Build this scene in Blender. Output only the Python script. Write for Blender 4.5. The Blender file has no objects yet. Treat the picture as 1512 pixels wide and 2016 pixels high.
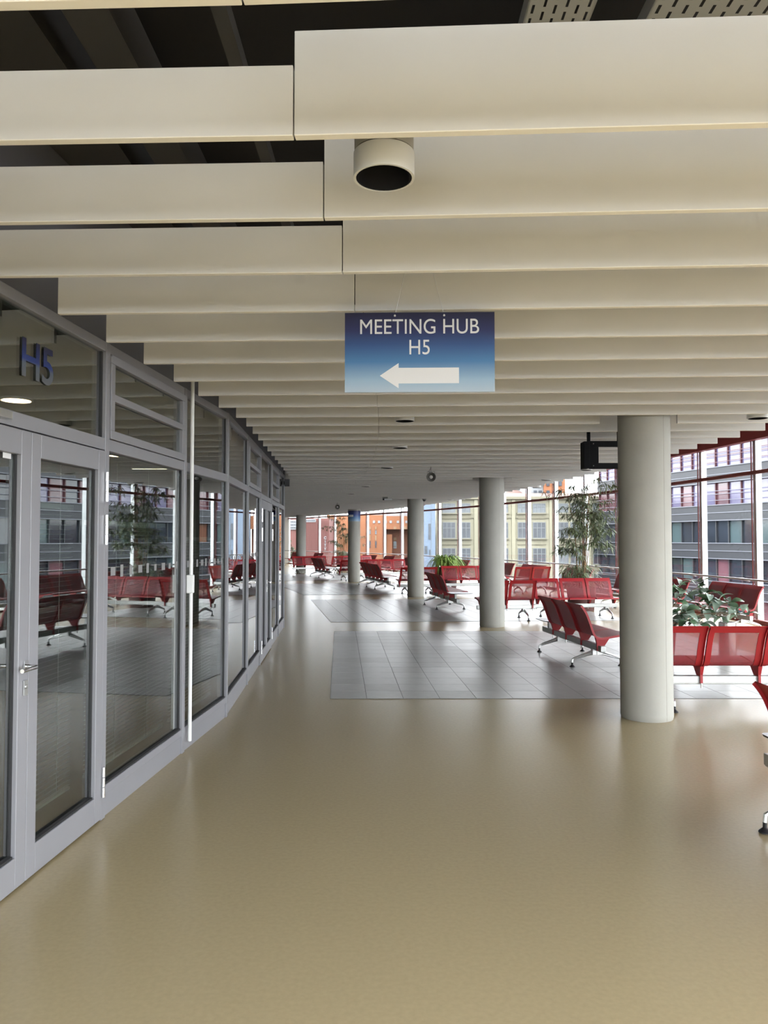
import bpy, bmesh, math, random
from mathutils import Vector, Matrix

S = bpy.context.scene
COL = S.collection
RND = random.Random(7)

# ------------------------------------------------------------------ camera
cam_d = bpy.data.cameras.new('camera')
cam_d.sensor_fit = 'HORIZONTAL'
cam_d.sensor_width = 36.0
cam_d.lens = 36.0 * 1514.0 / 1512.0
cam_d.clip_start = 0.05
cam_d.clip_end = 600
cam = bpy.data.objects.new('camera', cam_d)
COL.objects.link(cam)
EYE = 1.62
PITCH = math.atan(52 / 1514.0)
cam.location = (0, 0, EYE)
cam.rotation_euler = (math.pi / 2 + PITCH, 0, 0)
S.camera = cam

# ------------------------------------------------------------------ light
world = bpy.data.worlds.new('overcast_sky')
S.world = world
world.use_nodes = True
bg = world.node_tree.nodes['Background']
bg.inputs['Color'].default_value = (0.97, 0.985, 1.0, 1)
bg.inputs['Strength'].default_value = 11.0
S.view_settings.view_transform = 'Standard'
S.view_settings.look = 'None'
S.view_settings.gamma = 1.0
S.view_settings.use_curve_mapping = False
S.view_settings.exposure = 0.22
S.cycles.max_bounces = 8
S.cycles.diffuse_bounces = 4
S.cycles.glossy_bounces = 4
S.cycles.transparent_max_bounces = 28
S.cycles.adaptive_threshold = 0.015
S.cycles.caustics_reflective = False
S.cycles.caustics_refractive = False
S.cycles.sample_clamp_indirect = 8.0

# ------------------------------------------------------------------ polar plan of the curved hall
CX, CY = -64.1, 7.0


def pol(R, th):
    t = math.radians(th)
    return Vector((CX + R * math.cos(t), CY + R * math.sin(t), 0))


def rdir(th):
    t = math.radians(th)
    return Vector((math.cos(t), math.sin(t), 0))


def tdir(th):
    t = math.radians(th)
    return Vector((-math.sin(t), math.cos(t), 0))


# ------------------------------------------------------------------ materials
MATS = {}


def nodes_of(name):
    m = bpy.data.materials.new(name)
    m.use_nodes = True
    nt = m.node_tree
    return m, nt, nt.nodes['Principled BSDF']


def mat(name, col, rough=0.5, metal=0.0, spec=0.5, var=0.0, scale=6.0, bump=0.0, bscale=60.0, emit=None, estr=0.0, rvar=0.0):
    m, nt, b = nodes_of(name)
    b.inputs['Base Color'].default_value = (*col, 1)
    b.inputs['Roughness'].default_value = rough
    b.inputs['Metallic'].default_value = metal
    b.inputs['Specular IOR Level'].default_value = spec
    tc = nt.nodes.new('ShaderNodeTexCoord')
    if var > 0:
        n = nt.nodes.new('ShaderNodeTexNoise')
        n.inputs['Scale'].default_value = scale
        n.inputs['Detail'].default_value = 5
        nt.links.new(tc.outputs['Object'], n.inputs['Vector'])
        r = nt.nodes.new('ShaderNodeValToRGB')
        r.color_ramp.elements[0].position = 0.3
        r.color_ramp.elements[1].position = 0.7
        r.color_ramp.elements[0].color = (*[c * (1 - var) for c in col], 1)
        r.color_ramp.elements[1].color = (*[min(1, c * (1 + var)) for c in col], 1)
        nt.links.new(n.outputs['Fac'], r.inputs['Fac'])
        nt.links.new(r.outputs['Color'], b.inputs['Base Color'])
        if rvar > 0:
            mr = nt.nodes.new('ShaderNodeMapRange')
            mr.inputs['To Min'].default_value = max(0.02, rough - rvar)
            mr.inputs['To Max'].default_value = rough + rvar
            nt.links.new(n.outputs['Fac'], mr.inputs['Value'])
            nt.links.new(mr.outputs['Result'], b.inputs['Roughness'])
    if bump > 0:
        n2 = nt.nodes.new('ShaderNodeTexNoise')
        n2.inputs['Scale'].default_value = bscale
        n2.inputs['Detail'].default_value = 3
        nt.links.new(tc.outputs['Object'], n2.inputs['Vector'])
        bp = nt.nodes.new('ShaderNodeBump')
        bp.inputs['Strength'].default_value = bump
        bp.inputs['Distance'].default_value = 0.01
        nt.links.new(n2.outputs['Fac'], bp.inputs['Height'])
        nt.links.new(bp.outputs['Normal'], b.inputs['Normal'])
    if emit:
        b.inputs['Emission Color'].default_value = (*emit, 1)
        b.inputs['Emission Strength'].default_value = estr
    MATS[name] = m
    return m


def glass(name, f0, tint, gain=1.0, rough=0.0):
    """thin architectural glass: Schlick reflection over a clear tinted pane, the same from both sides"""
    m = bpy.data.materials.new(name)
    m.use_nodes = True
    nt = m.node_tree
    nt.nodes.remove(nt.nodes['Principled BSDF'])
    out = nt.nodes['Material Output']
    lw = nt.nodes.new('ShaderNodeLayerWeight')
    lw.inputs['Blend'].default_value = 0.5
    pw = nt.nodes.new('ShaderNodeMath'); pw.operation = 'POWER'; pw.inputs[1].default_value = 5
    nt.links.new(lw.outputs['Facing'], pw.inputs[0])
    mu = nt.nodes.new('ShaderNodeMath'); mu.operation = 'MULTIPLY_ADD'
    mu.inputs[1].default_value = (1 - f0) * gain
    mu.inputs[2].default_value = f0
    mu.use_clamp = True
    nt.links.new(pw.outputs[0], mu.inputs[0])
    tr = nt.nodes.new('ShaderNodeBsdfTransparent')
    tr.inputs['Color'].default_value = (*tint, 1)
    gl = nt.nodes.new('ShaderNodeBsdfGlossy')
    gl.inputs['Roughness'].default_value = rough
    mx = nt.nodes.new('ShaderNodeMixShader')
    nt.links.new(mu.outputs[0], mx.inputs['Fac'])
    nt.links.new(tr.outputs[0], mx.inputs[1])
    nt.links.new(gl.outputs[0], mx.inputs[2])
    nt.links.new(mx.outputs[0], out.inputs['Surface'])
    MATS[name] = m
    return m


def perforated(name, col, open_share):
    """fine perforated sheet: too fine to resolve, so part of it lets light straight through"""
    m, nt, b = nodes_of(name)
    b.inputs['Base Color'].default_value = (*col, 1)
    b.inputs['Roughness'].default_value = 0.42
    b.inputs['Specular IOR Level'].default_value = 0.6
    out = nt.nodes['Material Output']
    tr = nt.nodes.new('ShaderNodeBsdfTransparent')
    mx = nt.nodes.new('ShaderNodeMixShader')
    # the holes close up when the sheet is seen at a slant, as in any sheet with thickness
    lw = nt.nodes.new('ShaderNodeLayerWeight')
    lw.inputs['Blend'].default_value = 0.5
    mr = nt.nodes.new('ShaderNodeMapRange')
    mr.inputs['From Min'].default_value = 0.0
    mr.inputs['From Max'].default_value = 0.75
    mr.inputs['To Min'].default_value = open_share
    mr.inputs['To Max'].default_value = 0.04
    nt.links.new(lw.outputs['Facing'], mr.inputs['Value'])
    nt.links.new(mr.outputs['Result'], mx.inputs['Fac'])
    nt.links.new(b.outputs[0], mx.inputs[1])
    nt.links.new(tr.outputs[0], mx.inputs[2])
    nt.links.new(mx.outputs[0], out.inputs['Surface'])
    MATS[name] = m
    return m


def gradient_z(name, stops, z0, z1, rough=0.5):
    """printed colour running over the object's own height"""
    m, nt, b = nodes_of(name)
    tc = nt.nodes.new('ShaderNodeTexCoord')
    sx = nt.nodes.new('ShaderNodeSeparateXYZ')
    nt.links.new(tc.outputs['Object'], sx.inputs[0])
    mr = nt.nodes.new('ShaderNodeMapRange')
    mr.inputs['From Min'].default_value = z0
    mr.inputs['From Max'].default_value = z1
    nt.links.new(sx.outputs['Z'], mr.inputs['Value'])
    r = nt.nodes.new('ShaderNodeValToRGB')
    e = r.color_ramp.elements
    e[0].position, e[0].color = stops[0][0], (*stops[0][1], 1)
    e[1].position, e[1].color = stops[-1][0], (*stops[-1][1], 1)
    for p, c in stops[1:-1]:
        k = e.new(p)
        k.color = (*c, 1)
    nt.links.new(mr.outputs['Result'], r.inputs['Fac'])
    nt.links.new(r.outputs['Color'], b.inputs['Base Color'])
    b.inputs['Roughness'].default_value = rough
    MATS[name] = m
    return m


mat('epoxy', (0.36, 0.285, 0.165), 0.26, var=0.05, scale=45, bump=0.012, bscale=1.1)
mat('grout', (0.13, 0.13, 0.13), 0.8)
mat('tile_a', (0.385, 0.38, 0.368), 0.30, var=0.05, scale=9)
mat('tile_b', (0.37, 0.365, 0.352), 0.33, var=0.05, scale=9)
mat('baffle_underside_lit', (0.90, 0.87, 0.81), 0.6, spec=0.3)  # paler baffle colour for undersides, floor bounce light painted in
mat('baffle', (0.71, 0.70, 0.68), 0.75, spec=0.2, var=0.015, scale=3, bump=0.02, bscale=200)
mat('void', (0.018, 0.017, 0.017), 0.9)
mat('duct', (0.05, 0.048, 0.045), 0.7)
mat('tray', (0.42, 0.43, 0.42), 0.45, metal=0.3)
mat('orange_cable', (0.6, 0.12, 0.03), 0.5)
mat('frame_grey', (0.27, 0.27, 0.29), 0.42, metal=0.15, var=0.02, scale=4)
mat('panel_grey', (0.12, 0.12, 0.13), 0.6)
mat('gasket', (0.02, 0.02, 0.022), 0.6)
mat('concrete', (0.385, 0.38, 0.345), 0.8, spec=0.25, var=0.05, scale=3.5, bump=0.06, bscale=45)
mat('concrete_seam', (0.30, 0.29, 0.26), 0.9)
mat('red_frame', (0.34, 0.013, 0.019), 0.42, spec=0.6, var=0.02, scale=3)
perforated('red_mesh', (0.29, 0.03, 0.042), 0.58)
mat('alu', (0.62, 0.63, 0.62), 0.28, metal=0.9)
mat('alu_beam', (0.50, 0.51, 0.50), 0.38, metal=0.7)
mat('chrome', (0.75, 0.75, 0.75), 0.15, metal=1.0)
mat('black_plastic', (0.015, 0.015, 0.017), 0.45)
mat('black_metal', (0.006, 0.006, 0.007), 0.7, spec=0.15)
mat('white_top', (0.60, 0.60, 0.63), 0.35)
mat('white_paint', (0.80, 0.81, 0.80), 0.5)
mat('lamp_white', (0.72, 0.72, 0.70), 0.4)
mat('lamp_collar', (0.38, 0.36, 0.31), 0.5)
mat('lamp_lens', (0.35, 0.36, 0.34), 0.3)
mat('post_white', (0.82, 0.85, 0.86), 0.45)
mat('facade_red', (0.27, 0.075, 0.07), 0.5)
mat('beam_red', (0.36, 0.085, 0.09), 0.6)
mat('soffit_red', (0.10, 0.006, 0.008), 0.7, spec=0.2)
mat('rail_metal', (0.22, 0.20, 0.20), 0.3, metal=0.8)
mat('wall_paint', (0.62, 0.60, 0.55), 0.7)
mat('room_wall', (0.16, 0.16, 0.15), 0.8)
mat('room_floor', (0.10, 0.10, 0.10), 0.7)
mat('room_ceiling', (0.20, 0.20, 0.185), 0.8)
mat('room_lamp', (1, 0.9, 0.8), 0.5, emit=(1.0, 0.80, 0.60), estr=5.0)
mat('blind', (0.48, 0.49, 0.47), 0.4, metal=0.4)
mat('cord', (0.6, 0.6, 0.58), 0.6)
mat('decal', (0.24, 0.24, 0.24), 0.8)
glass('partition_glass', 0.25, (0.80, 0.86, 0.83), 1.5)
glass('facade_glass', 0.03, (0.875, 0.89, 0.90), 0.8)
glass('added_roof_glass', 0.03, (0.93, 0.95, 0.96), 0.8)
mat('steel_bin', (0.62, 0.60, 0.58), 0.25, metal=0.95)
mat('pot', (0.10, 0.035, 0.03), 0.5)
mat('soil', (0.04, 0.028, 0.02), 0.95, var=0.3, scale=40)
mat('bamboo_stem', (0.22, 0.12, 0.045), 0.5, var=0.25, scale=8)
mat('bamboo_leaf', (0.17, 0.21, 0.11), 0.42, var=0.45, scale=5)
mat('fern_leaf', (0.34, 0.50, 0.13), 0.45, var=0.35, scale=7)
mat('ficus_leaf', (0.09, 0.155, 0.085), 0.25, var=0.4, scale=9)
mat('ficus_leaf_pale', (0.25, 0.33, 0.26), 0.30, var=0.25, scale=9)
mat('ficus_stem', (0.20, 0.13, 0.08), 0.6)
mat('sign_white', (0.66, 0.66, 0.67), 0.5)
mat('speaker_grey', (0.20, 0.20, 0.18), 0.5)
mat('speaker_core', (0.7, 0.7, 0.68), 0.4)
mat('asphalt', (0.10, 0.10, 0.105), 0.9, var=0.2, scale=0.3)


# ------------------------------------------------------------------ mesh helpers
class MB:
    def __init__(self):
        self.v, self.f = [], []

    def add(self, vs, fs):
        o = len(self.v)
        self.v += [tuple(p) for p in vs]
        self.f += [tuple(i + o for i in q) for q in fs]
        return self

    def box(self, x0, x1, y0, y1, z0, z1):
        return self.obox(Vector((x0, y0, z0)), Vector((x1 - x0, 0, 0)), Vector((0, y1 - y0, 0)), Vector((0, 0, z1 - z0)))

    def obox(self, o, a, b, c):
        o, a, b, c = Vector(o), Vector(a), Vector(b), Vector(c)
        vs = [o, o + a, o + a + b, o + b, o + c, o + a + c, o + a + b + c, o + b + c]
        return self.add(vs, [(0, 3, 2, 1), (4, 5, 6, 7), (0, 1, 5, 4), (1, 2, 6, 5), (2, 3, 7, 6), (3, 0, 4, 7)])

    def bar(self, p, q, w, z0, z1, side=0.0):
        """upright slab from p to q in plan, thickness w, shifted sideways"""
        p, q = Vector((p[0], p[1], 0)), Vector((q[0], q[1], 0))
        d = (q - p).normalized()
        n = Vector((-d.y, d.x, 0))
        o = p + n * (side - w / 2)
        o.z = z0
        return self.obox(o, q - p, n * w, Vector((0, 0, z1 - z0)))

    def tube(self, pts, r, n=8, cap=True):
        pts = [Vector(p) for p in pts]
        rs = r if isinstance(r, (list, tuple)) else [r] * len(pts)
        rings = []
        up = Vector((0, 0, 1))
        for i, p in enumerate(pts):
            d = (pts[min(i + 1, len(pts) - 1)] - pts[max(i - 1, 0)]).normalized()
            a = d.cross(up)
            if a.length < 1e-3:
                a = d.cross(Vector((1, 0, 0)))
            a.normalize()
            b = d.cross(a)
            rings.append([p + (a * math.cos(2 * math.pi * k / n) + b * math.sin(2 * math.pi * k / n)) * rs[i] for k in range(n)])
        vs = [v for R in rings for v in R]
        fs = []
        for i in range(len(pts) - 1):
            for k in range(n):
                fs.append((i * n + k, i * n + (k + 1) % n, (i + 1) * n + (k + 1) % n, (i + 1) * n + k))
        if cap:
            fs.append(tuple(range(n - 1, -1, -1)))
            fs.append(tuple((len(pts) - 1) * n + k for k in range(n)))
        return self.add(vs, fs)

    def lathe(self, prof, n=24, c=(0, 0, 0), cap=True):
        vs, fs = [], []
        for r, z in prof:
            for k in range(n):
                a = 2 * math.pi * k / n
                vs.append((c[0] + r * math.cos(a), c[1] + r * math.sin(a), c[2] + z))
        for i in range(len(prof) - 1):
            for k in range(n):
                fs.append((i * n + k, i * n + (k + 1) % n, (i + 1) * n + (k + 1) % n, (i + 1) * n + k))
        if cap and prof[0][0] > 1e-4:
            fs.append(tuple(range(n - 1, -1, -1)))
        if cap and prof[-1][0] > 1e-4:
            fs.append(tuple((len(prof) - 1) * n + k for k in range(n)))
        return self.add(vs, fs)

    def mesh(self, name, smooth=False, bevel=0.0):
        me = bpy.data.meshes.new(name)
        me.from_pydata(self.v, [], self.f)
        me.validate()
        if bevel > 0 or smooth:
            bm = bmesh.new()
            bm.from_mesh(me)
            bmesh.ops.recalc_face_normals(bm, faces=bm.faces)
            if bevel > 0:
                es = [e for e in bm.edges if len(e.link_faces) == 2 and e.calc_face_angle(0) > 0.6]
                bmesh.ops.bevel(bm, geom=es, offset=bevel, segments=2, affect='EDGES', profile=0.5)
            bm.to_mesh(me)
            bm.free()
        if smooth:
            me.polygons.foreach_set('use_smooth', [True] * len(me.polygons))
            me.set_sharp_from_angle(angle=math.radians(40))
        return me

    def build(self, name, m, parent=None, smooth=False, bevel=0.0):
        return link(name, self.mesh(name, smooth, bevel), m, parent)


def link(name, me, m, parent=None, mtx=None):
    if m and not me.materials:
        me.materials.append(MATS[m] if isinstance(m, str) else m)
    o = bpy.data.objects.new(name, me)
    COL.objects.link(o)
    if parent is not None:
        o.parent = parent
    if mtx is not None:
        o.matrix_basis = mtx
    return o


def empty(name, loc=(0, 0, 0), rz=0.0):
    o = bpy.data.objects.new(name, None)
    COL.objects.link(o)
    o.location = loc
    o.rotation_euler = (0, 0, rz)
    return o


def tag(o, label, cat, group=None):
    o['label'] = label
    o['category'] = cat
    if group:
        o['group'] = group
    return o


def struct(o, label=None):
    o['kind'] = 'structure'
    if label:
        o['label'] = label
    return o


def copy_tree(o, parent=None):
    c = o.copy()
    COL.objects.link(c)
    if parent is not None:
        c.parent = parent
    for ch in list(o.children):
        copy_tree(ch, c)
    return c


def letter_parts(me, m, parent, loc, rz=0.0):
    """each glyph of a text mesh becomes a child of its own"""
    bm = bmesh.new()
    bm.from_mesh(me)
    seen, groups = set(), []
    for v in bm.verts:
        if v in seen:
            continue
        stack, isl = [v], []
        seen.add(v)
        while stack:
            w = stack.pop()
            isl.append(w)
            for e in w.link_edges:
                x = e.other_vert(w)
                if x not in seen:
                    seen.add(x)
                    stack.append(x)
        groups.append(isl)
    groups.sort(key=lambda g: min(v.co.x for v in g))
    for g in groups:
        idx = {v: i for i, v in enumerate(g)}
        fs = [tuple(idx[v] for v in f.verts) for f in bm.faces if f.verts[0] in idx]
        c = MB()
        c.add([tuple(v.co) for v in g], fs)
        o = c.build('letter', m, parent)
        o.location = loc
        o.rotation_euler = (0, 0, rz)
    bm.free()


_dg = None


def text_mesh(body, size, depth=0.002, bold=0.0):
    cu = bpy.data.curves.new('lettering', 'FONT')
    cu.body = body
    cu.size = size
    cu.extrude = depth
    cu.offset = bold
    cu.align_x = 'CENTER'
    cu.align_y = 'CENTER'
    o = bpy.data.objects.new('lettering', cu)
    COL.objects.link(o)
    bpy.context.view_layer.update()
    dg = bpy.context.evaluated_depsgraph_get()
    me = bpy.data.meshes.new_from_object(o.evaluated_get(dg))
    bpy.data.objects.remove(o)
    bpy.data.curves.remove(cu)
    me.materials.clear()
    return me


# ================================================================== STRUCTURE
R_FAC = 71.6
R_COL = 66.46
TH0, DTH = 6.23, 1.565
J0, J1 = -13, 19
FAC = [TH0 + DTH * j for j in range(J0, J1 + 1)]

# ---- floor
outer = [pol(R_FAC + 0.05, th) for th in FAC]
inner = [Vector((-20, 49.5, 0)), Vector((-20, -10.4, 0))]
ring = outer + inner
n = len(ring)
fm = MB().add([(p.x, p.y, 0) for p in ring] + [(p.x, p.y, -0.3) for p in ring],
              [tuple(range(n)), tuple(range(2 * n - 1, n - 1, -1))] + [((i + 1) % n, i, n + i, n + (i + 1) % n) for i in range(n)])
floor = struct(fm.build('floor', 'epoxy'), 'beige polished epoxy floor with inlaid grey tile fields')

# ---- tile fields (skew grids between the column lines)


def tile_field(corner, col_dir, row_dir, ncol, nrow, cw, rh, each, rlimit):
    """tiles of cw x rh; row_dir runs across, col_dir runs away from the camera"""
    cd, rd = Vector(col_dir).normalized(), Vector(row_dir).normalized()
    gap = 0.0028
    c0 = Vector(corner)
    bed = MB()
    W, L = rd * (cw * ncol), cd * (rh * nrow)
    bed.obox(c0 + Vector((0, 0, 0.0005)), W, L, Vector((0, 0, 0.0025)))
    bed.build('grout_bed', 'grout', floor)
    a, b = rd * (cw - 2 * gap), cd * (rh - 2 * gap)
    tm = MB().obox((0, 0, 0.0), a, b, (0, 0, 0.0035)).mesh('tile')
    tm2 = tm.copy()
    tm.materials.append(MATS['tile_a'])
    tm2.materials.append(MATS['tile_b'])
    rest = MB()
    for i in range(ncol):
        for j in range(nrow):
            p = c0 + rd * (cw * i + gap) + cd * (rh * j + gap)
            p.z = 0.0015
            if each:
                link('tile', RND.choice((tm, tm2)), None, floor, Matrix.Translation(p))
            else:
                rest.obox(p, a, b, (0, 0, 0.0035))
    if not each:
        o = rest.build('tile_field', 'tile_a', floor)
        o['kind'] = 'stuff'


tile_field((-0.544, 7.83, 0), (-0.324, 5.645, 0), (1, 0, 0), 16, 15, 0.37, 0.3768, True, 69.4)
tile_field((-1.03, 14.94, 0), (-0.9, 5.41, 0), (1, 0.05, 0), 16, 15, 0.37, 0.366, False, 69.4)
tile_field((-2.30, 22.10, 0), (-1.55, 5.4, 0), (1, 0.12, 0), 16, 15, 0.37, 0.37, False, 69.4)
tile_field((-4.15, 29.3, 0), (-2.2, 5.2, 0), (1, 0.22, 0), 16, 15, 0.37, 0.37, False, 69.4)

def x_on_R0(R, y):
    return CX + math.sqrt(R * R - (y - CY) ** 2)


# ---- ceiling: slab, void, baffles, ducts, trays
SLAB = 3.9
SKY_Y = -0.4  # slab stops here so the added glass roof lets daylight in
ring2 = [Vector((x_on_R0(R_FAC + 0.02, SKY_Y), SKY_Y, 0))] + [pol(R_FAC + 0.02, th) for th in FAC if pol(R_FAC, th).y > SKY_Y + 0.05] + [Vector((-20, 49.5, 0)), Vector((-20, SKY_Y, 0))]
n = len(ring2)
cm = MB().add([(p.x, p.y, SLAB) for p in ring2] + [(p.x, p.y, SLAB + 0.3) for p in ring2],
              [tuple(range(n - 1, -1, -1)), tuple(range(n, 2 * n))] + [(i, (i + 1) % n, n + (i + 1) % n, n + i) for i in range(n)])
ceiling = struct(cm.build('ceiling', 'void'), 'black ceiling void with hanging cream baffles')

BZ = 2.70
BT = 0.028
A_R, A_L = math.radians(-2.9), math.radians(-1.9)
R_JOINT, R_END = 64.05, 67.92
COLUMNS = [pol(R_COL + 0.025, 0.03), pol(66.49, 6.25), pol(66.57, 12.54), pol(66.66, 19.13), pol(66.79, 25.6)]


def x_on_R(R, y):
    return CX + math.sqrt(R * R - (y - CY) ** 2)


def part_x(y):
    """front face of the glass partition"""
    if y < 7.05:
        return -1.62 + 0.0776 * (y - 4.54)
    return -1.425 - 0.0555 * (y - 7.05)


def baffle(p, q, h):
    d = (q - p).normalized()
    me = MB().bar(p, q, BT, BZ, BZ + h).mesh('baffle', bevel=0.002)
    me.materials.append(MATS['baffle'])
    me.materials.append(MATS['baffle_underside_lit'])
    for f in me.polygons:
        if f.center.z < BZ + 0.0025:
            f.material_index = 1          # underside painted paler, standing in for light bounced off the floor
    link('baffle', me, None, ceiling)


y = 1.51 - 0.53
k = -1
while y < 40:
    xj = x_on_R(R_JOINT, y)
    J = Vector((xj, y, 0))
    # right-hand length
    d = Vector((math.cos(A_R), math.sin(A_R), 0))
    L = 3.8
    for _ in range(6):
        e = J + d * L
        L += R_END - math.hypot(e.x - CX, e.y - CY)
    segs = [(0.002, L)]
    for c in COLUMNS:
        t = (c - J).dot(d)
        off = abs((c - J).dot(Vector((-d.y, d.x, 0))))
        if off < 0.30 and 0 < t < L:
            segs = [(0.002, t - 0.36), (t + 0.36, L)]
    for a, b in segs:
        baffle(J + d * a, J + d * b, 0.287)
    # left-hand length
    dl = Vector((math.cos(A_L), math.sin(A_L), 0))
    if y < 14.2:
        yl = y - 1.3 * math.sin(A_L)
        Ll = (xj - (part_x(yl) + 0.118)) / math.cos(A_L)
        if y < 2.9:
            Ll += 0.35 if y < 2.2 else 0.1
    else:
        Ll = 5.0
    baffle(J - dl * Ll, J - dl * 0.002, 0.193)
    y += 0.53
    k += 1

for x0, x1, z0, z1 in ((-1.75, -1.35, 3.62, 3.88), (-1.15, -0.98, 3.5, 3.7), (-0.55, -0.50, 3.3, 3.36)):
    MB().box(x0, x1, -6, 18, z0, z1).build('duct', 'duct', ceiling)
MB().box(-4.5, 3.6, 2.25, 2.33, 3.45, 3.6).build('duct', 'duct', ceiling)


def cable_tray(x0, x1, z, ncol, label):
    t = tag(empty('cable_tray', ((x0 + x1) / 2, 3.0, z)), label, 'cable tray', 'cable trays above the baffles')
    w = (x1 - x0)
    m = MB()
    cw = w / ncol
    rl = 0.062
    nrow = 95
    y0 = -3.0
    for i in range(ncol):
        xa = -w / 2 + cw * i
        for r in range(nrow):
            ya = y0 + rl * r
            sh = 0.5 * rl * (i % 2)
            # a slot: four strips around a hole
            hx0, hx1 = xa + cw * 0.38, xa + cw * 0.62
            hy0, hy1 = ya + rl * 0.18 + sh, ya + rl * 0.82 + sh
            b0, b1 = ya + sh, ya + rl + sh
            m.add([(xa, b0, 0), (hx0, b0, 0), (hx0, b1, 0), (xa, b1, 0)], [(0, 1, 2, 3)])
            m.add([(hx1, b0, 0), (xa + cw, b0, 0), (xa + cw, b1, 0), (hx1, b1, 0)], [(0, 1, 2, 3)])
            m.add([(hx0, b0, 0), (hx1, b0, 0), (hx1, hy0, 0), (hx0, hy0, 0)], [(0, 1, 2, 3)])
            m.add([(hx0, hy1, 0), (hx1, hy1, 0), (hx1, b1, 0), (hx0, b1, 0)], [(0, 1, 2, 3)])
    m.build('perforated_bottom', 'tray', t)
    for s in (-1, 1):
        MB().box(s * w / 2 - 0.002, s * w / 2 + 0.002, y0, y0 + rl * nrow, 0, 0.06).build('side_rail', 'tray', t)
    for cx in (-0.3, 0.22):
        MB().tube([(cx * w, y0, 0.012), (cx * w, y0 + rl * nrow, 0.012)], 0.008, 6).build('cable', 'orange_cable' if cx < 0 else 'black_plastic', t)
    for yy in (-2.0, 0.4, 2.4):
        MB().box(-w / 2, w / 2, yy, yy + 0.03, -0.006, 0.0).box(-0.008, 0.008, yy, yy + 0.02, 0.0, SLAB - z).build('hanger', 'tray', t)
    return t


cable_tray(0.455, 0.665, 3.30, 6, 'narrower perforated grey cable tray above the front baffles')
cable_tray(0.85, 1.28, 3.30, 10, 'wide perforated grey cable tray at the top right corner')

# ---- red soffit and beam along the facade top
wall_right = struct(empty('wall_right', (7.4, 7, 0)), 'curved glazed facade with white posts and red frames')


def abs_child(o):
    o.matrix_parent_inverse = o.parent.matrix_basis.inverted()
    return o


m = MB()
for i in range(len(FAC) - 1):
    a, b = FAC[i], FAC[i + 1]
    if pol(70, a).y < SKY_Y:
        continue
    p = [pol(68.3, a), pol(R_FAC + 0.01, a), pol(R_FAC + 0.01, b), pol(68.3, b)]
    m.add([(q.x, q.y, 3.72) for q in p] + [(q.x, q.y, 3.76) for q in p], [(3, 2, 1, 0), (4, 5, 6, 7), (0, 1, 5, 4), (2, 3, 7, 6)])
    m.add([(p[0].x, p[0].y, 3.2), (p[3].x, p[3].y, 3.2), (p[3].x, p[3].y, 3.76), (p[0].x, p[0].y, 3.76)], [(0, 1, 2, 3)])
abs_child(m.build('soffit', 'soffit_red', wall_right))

for i in range(len(FAC) - 1):
    a, b = FAC[i], FAC[i + 1]
    pa, pb = pol(R_FAC, a), pol(R_FAC, b)
    abs_child(MB().bar(pa, pb, 0.16, 3.50, 3.74).build('top_beam', 'beam_red', wall_right))
    abs_child(MB().bar(pa, pb, 0.07, 2.845, 2.915, 0.0).build('transom', 'facade_red', wall_right, bevel=0.004))
    abs_child(MB().bar(pa, pb, 0.10, 0.0, 0.08).build('sill', 'facade_red', wall_right))
    d = (pb - pa).normalized()
    for z0, z1 in ((0.08, 2.845), (2.915, 3.50)):
        abs_child(MB().bar(pa + d * 0.02, pb - d * 0.02, 0.012, z0, z1).build('pane', 'facade_glass', wall_right))
for th in FAC:
    r, t = rdir(th), tdir(th)
    c = pol(R_FAC, th)
    o = c + t * 0.002 - r * 0.008
    abs_child(MB().obox(Vector((o.x, o.y, 0.08)), t * 0.018, r * 0.018, (0, 0, 3.42)).build('mullion', 'facade_red', wall_right))
    o = c - t * 0.085 + r * 0.03
    abs_child(MB().obox(Vector((o.x, o.y, -0.3)), t * 0.09, r * 0.12, (0, 0, 6.5)).build('post', 'post_white', wall_right))

# ---- handrail along the facade
rail = tag(empty('handrail', pol(71.2, 10)), 'thin metal handrail running in front of the curved window wall', 'handrail')
for i in range(2, len(FAC) - 1):
    a, b = FAC[i] - 0.10, FAC[i + 1] - 0.02
    pts = []
    for f in (0, 0.5, 1):
        th = a + (b - a) * f
        p = pol(71.25, th)
        pts.append(Vector((p.x, p.y, 0.855)))
    p0 = pol(71.50, FAC[i] - 0.03)
    lead = pol(71.36, FAC[i] - 0.015)
    pe = pol(71.40, FAC[i + 1] - 0.02)
    o = MB().tube([Vector((p0.x, p0.y, 0.80)), Vector((lead.x, lead.y, 0.84))] + pts + [Vector((pe.x, pe.y, 0.85))], 0.019, 8).build('rail', 'rail_metal', rail, smooth=True)
    abs_child(o)
    for z in (0.25, 0.45, 0.65):
        q0, q1 = pol(71.42, FAC[i]), pol(71.42, FAC[i + 1])
        abs_child(MB().tube([(q0.x, q0.y, z), (q1.x, q1.y, z)], 0.004, 5).build('wire', 'rail_metal', rail))

# ---- unseen glass roof behind the camera, added to light baffles and floor
sky = struct(empty('window_roof_added', (2, SKY_Y, SLAB)), 'unseen glass roof behind the camera, added for daylight')
yb = pol(R_FAC, FAC[0]).y
for i in range(9):
    xx = -2.0 + 1.05 * i
    MB().box(xx - 2 - 0.03, xx - 2 + 0.03, yb - SKY_Y, 0, 0.0, 0.14).build('rafter', 'frame_grey', sky)
    if i < 8:
        MB().box(xx - 2 + 0.03, xx - 2 + 1.02, yb - SKY_Y, 0, 0.10, 0.115).build('pane', 'added_roof_glass', sky)
MB().box(-4.1, 5.4, -0.1, 0.0, 0.0, 0.3).build('edge_beam', 'wall_paint', sky)

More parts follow.
